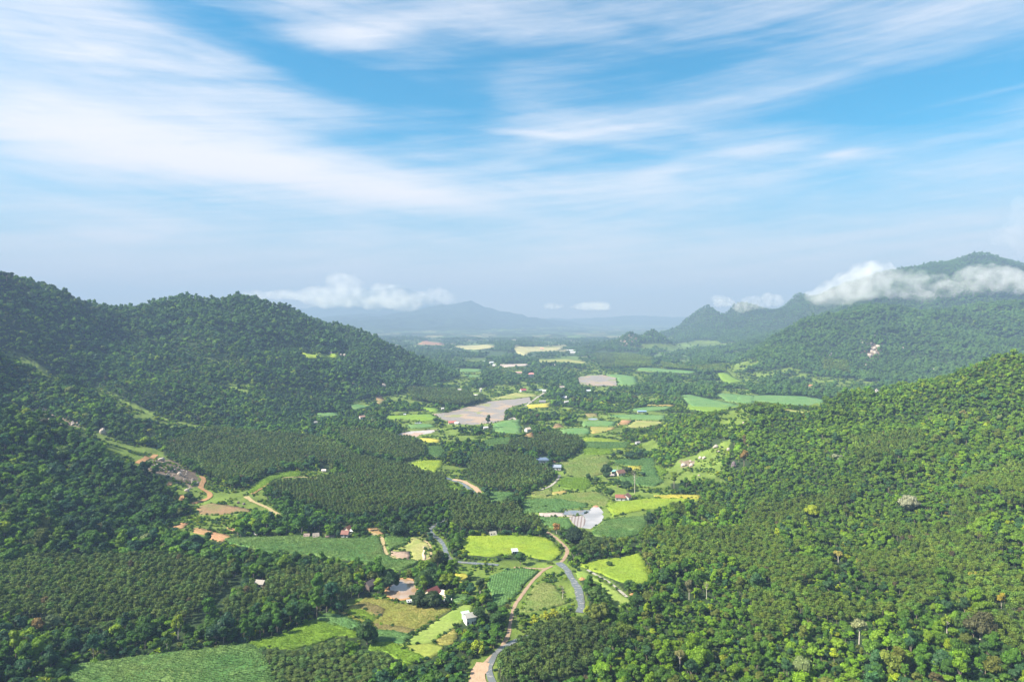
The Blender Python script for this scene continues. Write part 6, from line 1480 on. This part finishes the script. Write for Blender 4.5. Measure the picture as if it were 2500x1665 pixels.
for a in [
 ('H 1410,1000', 34, 'ball', 'large cream flowering rounded tree standing out on the right slope', (.32, .33, .21), 1.1, M_BARK, 'flowering_tree'),
 ('H 612,1045', 27, 'ball', 'bright yellow-lime rounded tree on the right slope', (.27, .33, .02), 1.15, M_BARK, 'lime_tree'),
 ('H 55,650', 44, 'tall', 'tall orange-brown tree beside the dark upright rock', ORB, 1.0, M_BARK, 'broadleaf_tree'),
 ('H 820,610', 22, 'broad', 'pale cream flowering tree high on the right slope', (.26, .29, .16), 1.0, M_BARK, 'flowering_tree'),
 ('H 1355,500', 9, 'broad', 'small red leaved tree in the right slope forest', (.34, .10, .05), 1.0, M_BARK, 'red_tree'),
 ('H 260,690', 18, 'broad', 'yellow-green tree left on the right slope', (.20, .24, .03), 1.0, M_BARK, 'broadleaf_tree'),
 ('H 1850,240', 17, 'umbrella', 'pale yellow branching tree high on the right slope', (.28, .26, .08), 1.0, M_PALE, 'broadleaf_tree'),
 ('C 1692,1225', 50, 'umbrella', 'lone pale umbrella tree with white trunk rising from the lower plantation', (.22, .22, .08), .62, M_PALE, 'umbrella_tree'),
 ('C 1932,600', 46, 'bare', 'thin nearly bare tree with pale trunk behind the lower plantation', (.15, .13, .07), 1.0, M_PALE, 'bare_tree'),
 ('C 1775,600', 50, 'tall', 'grey-brown tree with lime top beside the palm', (.13, .13, .06), 1.0, M_PALE, 'broadleaf_tree'),
 ('C 1662,440', 24, 'palm', 'small palm with star shaped crown at the plantation edge', (.15, .20, .05), 1.0, M_PALE, 'palm_tree'),
 ('C 1545,1110', 30, 'broad', 'fresh green spreading tree in the lower right plantation', (.14, .22, .03), 1.0, M_PALE, 'broadleaf_tree'),
 ('C 640,600', 36, 'bare', 'leafless pale tree on the left river bank', (.18, .15, .08), 1.1, M_PALE, 'bare_tree'),
 ('D 830,260', 32, 'umbrella', 'pale yellow tree with branching trunk on the lower right slope', (.34, .30, .07), .9, M_PALE, 'umbrella_tree'),
 ('D 990,300', 25, 'tall', 'yellow-green columnar tree right of the pale yellow one', (.24, .25, .04), .8, M_PALE, 'broadleaf_tree'),
 ('D 2168,620', 33, 'tall', 'golden yellow tree glowing at the right edge of the lower slope', GOLD, .9, M_PALE, 'golden_tree'),
 ('D 1935,425', 28, 'umbrella', 'small yellow branched tree above the golden one', YEL, .85, M_PALE, 'umbrella_tree'),
 ('D 1000,915', 58, 'umbrella', 'cream crowned tree with forked white trunk on the lower slope', (.26, .28, .13), .75, M_PALE, 'umbrella_tree'),
 ('D 1995,875', 57, 'ball', 'dark round tree with reddish left side and pale trunk at the lower right', (.085, .085, .035), .95, M_PALE, 'broadleaf_tree'),
 ('D 1410,1000', 44, 'bare', 'leafless tree with pale trunk at the bottom of the slope', (.20, .14, .09), .7, M_PALE, 'bare_tree'),
 ('D 1722,830', 40, 'umbrella', 'lime green tree with thin pale trunk left of the dark round tree', (.20, .28, .03), .75, M_PALE, 'umbrella_tree'),
 ('D 1812,840', 36, 'umbrella', 'green tree with thin pale trunk next to the dark round tree', (.09, .16, .03), .75, M_PALE, 'umbrella_tree'),
 ('D 530,1200', 50, 'broad', 'wide pale green tree at the bottom edge of the slope', (.17, .22, .08), 1.0, M_PALE, 'broadleaf_tree'),
 ('D 1260,1160', 52, 'broad', 'broad yellow-green tree at the bottom edge', (.19, .24, .04), 1.0, M_BARK, 'broadleaf_tree'),
 ('D 2030,1010', 24, 'broad', 'yellow-lime tree near the bottom right corner', (.26, .30, .03), 1.0, M_BARK, 'broadleaf_tree'),
 ('D 490,240', 13, 'broad', 'dull red leaved tree at the left of the lower slope', (.26, .11, .07), 1.0, M_BARK, 'red_tree'),
 ('D 1495,390', 12, 'broad', 'small rusty tree midway on the lower slope', (.20, .10, .06), 1.0, M_BARK, 'red_tree'),
 ('N 345,1310', 28, 'broad', 'small reddish orange tree beside the earth road', (.34, .19, .06), .95, M_PALE, 'red_tree'),
 ('N 620,1440', 36, 'ball', 'big very dark round tree below the white film plot', (.022, .045, .022), 1.35, M_BARK, 'round_tree'),
 ('N 1470,730', 62, 'bare', 'tall thin nearly bare tree above the red roofed cottages', (.17, .16, .08), .55, M_PALE, 'bare_tree'),
 ('N 2035,660', 42, 'tall', 'bright lime tree at the foot of the knoll scrub', (.17, .25, .025), 1.0, M_BARK, 'broadleaf_tree'),
 ('N 1215,420', 22, 'palm', 'palm above the turquoise shed roof', (.07, .12, .04), 1.0, M_PALE, 'palm_tree'),
 ('N 1065,470', 27, 'ball', 'dark rounded garden tree left of the cream farmhouse', (.035, .075, .03), 1.0, M_BARK, 'garden_tree'),
 ('N 1070,535', 18, 'broad', 'lower dark tree in front of the pinkish shed', (.04, .085, .03), 1.2, M_BARK, 'garden_tree'),
 ('N 1360,450', 18, 'broad', 'olive garden tree right of the cream farmhouse', (.06, .09, .035), 1.3, M_BARK, 'garden_tree'),
 ('N 1585,490', 12, 'broad', 'low dark bushy tree right of the farmhouse group', (.045, .10, .045), 1.5, M_BARK, 'garden_tree'),
 ('N 800,545', 18, 'broad', 'small tree at the corner of the lime field', (.05, .11, .03), .9, M_BARK, 'broadleaf_tree'),
 ('N 462,480', 11, 'broad', 'single shrub beside the grey lane', (.04, .09, .035), .9, M_BARK, 'broadleaf_tree'),
 ('N 920,600', 19, 'broad', 'feathery tree at the left end of the middle tree row', (.06, .12, .04), 1.1, M_BARK, 'broadleaf_tree'),
 ('N 1225,650', 24, 'broad', 'rounded tree in the middle of the middle tree row', (.055, .12, .035), 1.1, M_BARK, 'broadleaf_tree'),
 ('N 1350,700', 26, 'broad', 'dark spreading tree right in the middle tree row', (.04, .09, .03), 1.2, M_BARK, 'broadleaf_tree'),
 ('N 1130,790', 22, 'broad', 'loose green tree left of the red roofed cottages', (.06, .12, .035), 1.0, M_BARK, 'broadleaf_tree'),
 ('N 1690,1150', 26, 'ball', 'dark rounded tree at the corner of the cane field', (.035, .075, .03), 1.0, M_BARK, 'round_tree'),
 ('N 1160,225', 14, 'broad', 'dark rounded tree left in the round bush group', (.035, .08, .035), 1.3, M_BARK, 'round_tree'),
 ('N 1260,190', 15, 'broad', 'second rounded tree in the round bush group', (.04, .085, .035), 1.4, M_BARK, 'round_tree'),
 ('N 1400,245', 20, 'broad', 'largest dark tree in the round bush group', (.035, .08, .035), 1.6, M_BARK, 'round_tree'),
 ('N 1510,220', 16, 'broad', 'rounded tree right of the largest in the round bush group', (.04, .085, .035), 1.3, M_BARK, 'round_tree'),
 ('N 1610,200', 12, 'broad', 'rightmost tree of the round bush group', (.045, .095, .035), 1.4, M_BARK, 'round_tree'),
 ('B 1090,1000', 60, 'ball', 'lone tall rounded dark green tree between the lime and blue-green strips', (.042, .095, .022), .78, M_BARK, 'lone_tree'),
 ('B 1290,500', 46, 'ball', 'dark rounded tree on the left bank of the muddy pond', (.035, .08, .025), 1.0, M_BARK, 'round_tree'),
 ('B 1105,450', 44, 'tall', 'dark tree behind the stilt house', (.035, .075, .025), 1.0, M_BARK, 'broadleaf_tree'),
 ('B 1020,460', 46, 'umbrella', 'tall tree with long pale trunk beside the stilt house', (.10, .13, .04), .6, M_PALE, 'umbrella_tree'),
 ('B 1680,665', 38, 'ball', 'dense dark mango tree in front of the dark red farmhouse', (.040, .070, .025), 1.15, M_BARK, 'mango_tree'),
 ('B 1560,665', 36, 'ball', 'dark mango tree left of the farmhouse yard', (.038, .070, .025), 1.0, M_BARK, 'mango_tree'),
 ('B 1590,520', 44, 'ball', 'high garden tree behind the pond edge', (.05, .10, .028), .9, M_BARK, 'garden_tree'),
 ('B 1670,470', 46, 'ball', 'dark rounded tree behind the dark red farmhouse', (.045, .10, .028), 1.1, M_BARK, 'garden_tree'),
 ('B 1815,600', 26, 'broad', 'small lime garden tree right of the farmyard shed', (.16, .22, .03), .9, M_BARK, 'garden_tree'),
 ('B 1855,500', 26, 'broad', 'green garden tree between farmyard and yellow patch', (.05, .12, .035), 1.2, M_BARK, 'garden_tree'),
 ('B 2105,590', 52, 'tall', 'tall dark tree left of the blue-green crop field', (.045, .08, .03), 1.0, M_PALE, 'broadleaf_tree'),
 ('B 2100,810', 40, 'broad', 'spreading dark tree over the two storey white house', (.045, .09, .025), 1.1, M_BARK, 'garden_tree'),
 ('B 2250,850', 40, 'broad', 'dense green tree between white house and earth road', (.045, .10, .025), 1.2, M_BARK, 'garden_tree'),
 ('B 1960,1080', 36, 'bamboo', 'yellow-green bamboo clump below the white house', (.15, .24, .025), 1.2, M_BARK, 'bamboo_clump'),
 ('B 2090,1080', 40, 'bamboo', 'brightest yellow bamboo clump at the river bend', (.26, .33, .03), 1.15, M_BARK, 'bamboo_clump'),
 ('C 270,830', 27, 'bamboo', 'green bamboo clump at the left end of the yellow bamboo row', (.12, .20, .025), 1.2, M_BARK, 'bamboo_clump'),
 ('C 385,820', 26, 'bamboo', 'yellow bamboo clump second in the row beside the earth road', (.32, .36, .03), 1.2, M_BARK, 'bamboo_clump'),
 ('C 480,780', 25, 'bamboo', 'yellow bamboo clump third in the row', (.34, .37, .03), 1.2, M_BARK, 'bamboo_clump'),
 ('C 560,755', 24, 'bamboo', 'bright yellow bamboo clump fourth in the row', (.36, .38, .03), 1.2, M_BARK, 'bamboo_clump'),
 ('C 650,725', 24, 'bamboo', 'lime bamboo clump at the right end of the row', (.19, .28, .03), 1.3, M_BARK, 'bamboo_clump'),
 ('C 865,720', 22, 'bamboo', 'yellow-lime bamboo clump right of the river', (.28, .34, .03), 1.3, M_BARK, 'bamboo_clump'),
 ('C 930,640', 44, 'broad', 'rounded green tree on the right river bank', (.09, .16, .035), 1.0, M_BARK, 'broadleaf_tree'),
 ('C 1000,650', 36, 'broad', 'second rounded green tree on the right river bank', (.08, .15, .035), 1.1, M_BARK, 'broadleaf_tree'),
 ('C 1235,545', 32, 'broad', 'round green tree at the end of the footpath', (.065, .14, .035), 1.1, M_BARK, 'broadleaf_tree'),
 ('C 1060,300', 12, 'broad', 'small round bush in the lime field right of the river', (.07, .13, .03), 1.3, M_BARK, 'broadleaf_tree'),
 ('C 260,290', 30, 'broad', 'green tree in front of the blue-white stilt hut', (.06, .13, .03), 1.4, M_BARK, 'broadleaf_tree'),
 ('A 1600,960', 56, 'umbrella', 'bright lime tree with long bare trunk at the corner of the left plantation', (.20, .27, .03), .6, M_PALE, 'lime_tree'),
 ('A 1500,1070', 30, 'umbrella', 'small green tree with pale trunk at the cane field edge', (.09, .16, .04), .7, M_PALE, 'umbrella_tree'),
 ('A 405,720', 34, 'tall', 'brownish orange tree in the left plantation', (.17, .13, .055), 1.0, M_BARK, 'broadleaf_tree'),
 ('A 345,900', 32, 'broad', 'orange-brown tree at the edge of the left plantation', (.20, .14, .05), 1.0, M_BARK, 'broadleaf_tree'),
 ('E 552,640', 30, 'ball', 'light green rounded tree in the dark wood on the near spur', (.10, .17, .035), 1.1, M_BARK, 'broadleaf_tree'),
 ('E 405,1340', 44, 'tall', 'tall yellowish tree in the dark wood on the left', (.17, .19, .06), 1.0, M_BARK, 'broadleaf_tree'),
 ('E 905,1340', 34, 'ball', 'brownish rounded tree at the foot of the left wood', (.10, .11, .05), 1.3, M_BARK, 'broadleaf_tree'),
 ('E 1352,415', 16, 'broad', 'yellow-lime tree standing alone below the spur', (.24, .28, .05), 1.0, M_BARK, 'broadleaf_tree'),
 ('E 770,290', 18, 'broad', 'yellow-green tree above the boulder stream', (.20, .25, .05), 1.0, M_BARK, 'broadleaf_tree'),
 ('E 620,60', 20, 'broad', 'pale yellow-green tree on the second spur', (.17, .22, .06), 1.0, M_BARK, 'broadleaf_tree'),
 ('M 1145,1040', 34, 'tall', 'very tall lone tree in front of the flooded plain', (.06, .11, .04), .8, M_BARK, 'lone_tree'),
 ('M 655,1015', 20, 'broad', 'rounded tree left of the coral red farmhouse', (.045, .10, .035), 1.3, M_BARK, 'broadleaf_tree'),
 ('F 990,1290', 22, 'palm', 'palm beside the white village house', (.08, .13, .04), 1.0, M_PALE, 'palm_tree'),
 ('F 1365,1320', 34, 'ball', 'dark rounded tree at the left river bank below the shady wood', (.04, .09, .028), 1.1, M_BARK, 'round_tree'),
 ('I 755,405', 15, 'umbrella', 'flat crowned tree alone on the left hill crest', (.05, .09, .04), 1.1, M_BARK, 'umbrella_tree'),
 ('I 60,190', 24, 'umbrella', 'large spreading tree on the crest at the left edge', (.04, .08, .035), 1.2, M_BARK, 'umbrella_tree'),
 ('I 390,258', 10, 'tall', 'thin pointed tree on the left crest', (.04, .08, .035), .8, M_BARK, 'broadleaf_tree'),
 ('I 487,290', 10, 'broad', 'small round tree on the descending left crest', (.04, .08, .035), 1.0, M_BARK, 'broadleaf_tree'),
 ('A 1750,150', 34, 'ball', 'dark rounded tree on the terrace right of the lime grass', (.03, .075, .03), 1.0, M_BARK, 'round_tree'),
]:
    special(a[0], a[1] * 1.0, a[2], a[3], a[4], a[5], a[6], a[7])
# ------------------------------------------------------------------ low clouds hanging on the hills
def cloud(label, puffs, Yd, dens, seed, vox=None, flat=.55):
    """puffs: (u, v, half width in photo px, half height in photo px)"""
    rng = np.random.default_rng(seed)
    P_ = []
    for u, v, wu, hv in puffs:
        x, y, z = (float(k) for k in at(u, v, Yd)); sx = 1.35 * wu / FPX * Yd; sz = 1.32 * hv / FPX * Yd
        for k in range(7):
            a, b_ = rng.uniform(-.55, .55, 2); c_ = rng.uniform(-.5, .5)
            r_ = rng.uniform(.4, .75)
            vv, ff = bell(10, 8, rng, (x + a * sx, y + b_ * sx * .8, z + c_ * sz), sx * r_, sz * r_ * 1.1, .12); P_.append((vv, ff))
    V, F = join(P_)
    o = mesh_np('cloud', V, F, [])
    mx = max(p[3] for p in puffs) / FPX * Yd
    rm = o.modifiers.new('merge', 'REMESH'); rm.mode = 'VOXEL'; rm.voxel_size = vox or mx * .16
    dt = bpy.data.textures.new('cloud_noise', 'CLOUDS'); dt.noise_scale = mx * .55; dt.noise_depth = 4
    dm = o.modifiers.new('billow', 'DISPLACE'); dm.texture = dt; dm.strength = mx * .75; dm.mid_level = .55; dm.texture_coords = 'GLOBAL'
    m_ = bpy.data.materials.new('cloud_vapour'); m_.use_nodes = True; t = NT(m_.node_tree)
    for n in list(t.n): t.n.remove(n)
    vo = t.new('ShaderNodeVolumePrincipled'); vo.inputs['Color'].default_value = (1, 1, 1, 1); vo.inputs['Anisotropy'].default_value = .1
    tc = t.new('ShaderNodeTexCoord')
    nz = t.noise(tc.outputs['Object'], 1.0 / (mx * .9), 4, .6)
    t.l.new(t.m('MULTIPLY', t.ss(nz, .34, .78), dens * 1.25), vo.inputs['Density'])
    ou = t.new('ShaderNodeOutputMaterial'); t.l.new(vo.outputs[0], ou.inputs['Volume'])
    o.data.materials.append(m_)
    tag(o, label, 'cloud'); return o
def LQ(s_, w_, h_, sc=3.364): u, v = q(s_); return (u, v, w_ / sc, h_ / sc)
cloud('long white cloud bank wrapped round the tall blue peak', [LQ('L 720,450', 120, 50), LQ('L 860,400', 170, 110), LQ('L 1000,330', 190, 110), LQ('L 1150,330', 180, 120), LQ('L 1290,340', 130, 100), LQ('L 1440,340', 100, 80), LQ('L 1500,480', 180, 60), LQ('L 1680,350', 170, 90), LQ('L 1760,430', 170, 70),
      LQ('L 1980,310', 170, 100), LQ('L 2150,330', 180, 100), LQ('L 2350,360', 180, 95), LQ('L 2550,330', 200, 100)], 3150, .0095, 1)
cloud('small white cloud resting on the blue ridge, left of the long bank', [LQ('L 100,510', 85, 48), LQ('L 270,480', 70, 42)], 4300, .009, 2)
cloud('tiny white puff between the ridge gaps', [LQ('K 2080,350', 85, 44, 3.68)], 4600, .009, 3)
cloud('grey-white cloud at the right edge above the peak', [LQ('L 2400,-180', 150, 200), LQ('L 2500,-60', 200, 160), LQ('L 2300,-60', 140, 80)], 5200, .0011, 4)
cloud('soft cloud heap over the far central mountain', [LQ('J 130,310', 170, 34, 3.68), LQ('J 430,300', 200, 44, 3.68), LQ('J 900,200', 150, 95, 3.68), LQ('J 860,310', 280, 70, 3.68), LQ('J 1260,270', 170, 70, 3.68), LQ('J 1540,340', 190, 70, 3.68), LQ('J 1760,305', 120, 60, 3.68), LQ('J 1300,350', 260, 50, 3.68)], 5200, .0036, 5)
cloud('thin white cloud streak low over the valley mouth', [LQ('K 920,400', 150, 34, 3.68), LQ('K 540,395', 70, 20, 3.68)], 6000, .006, 6)
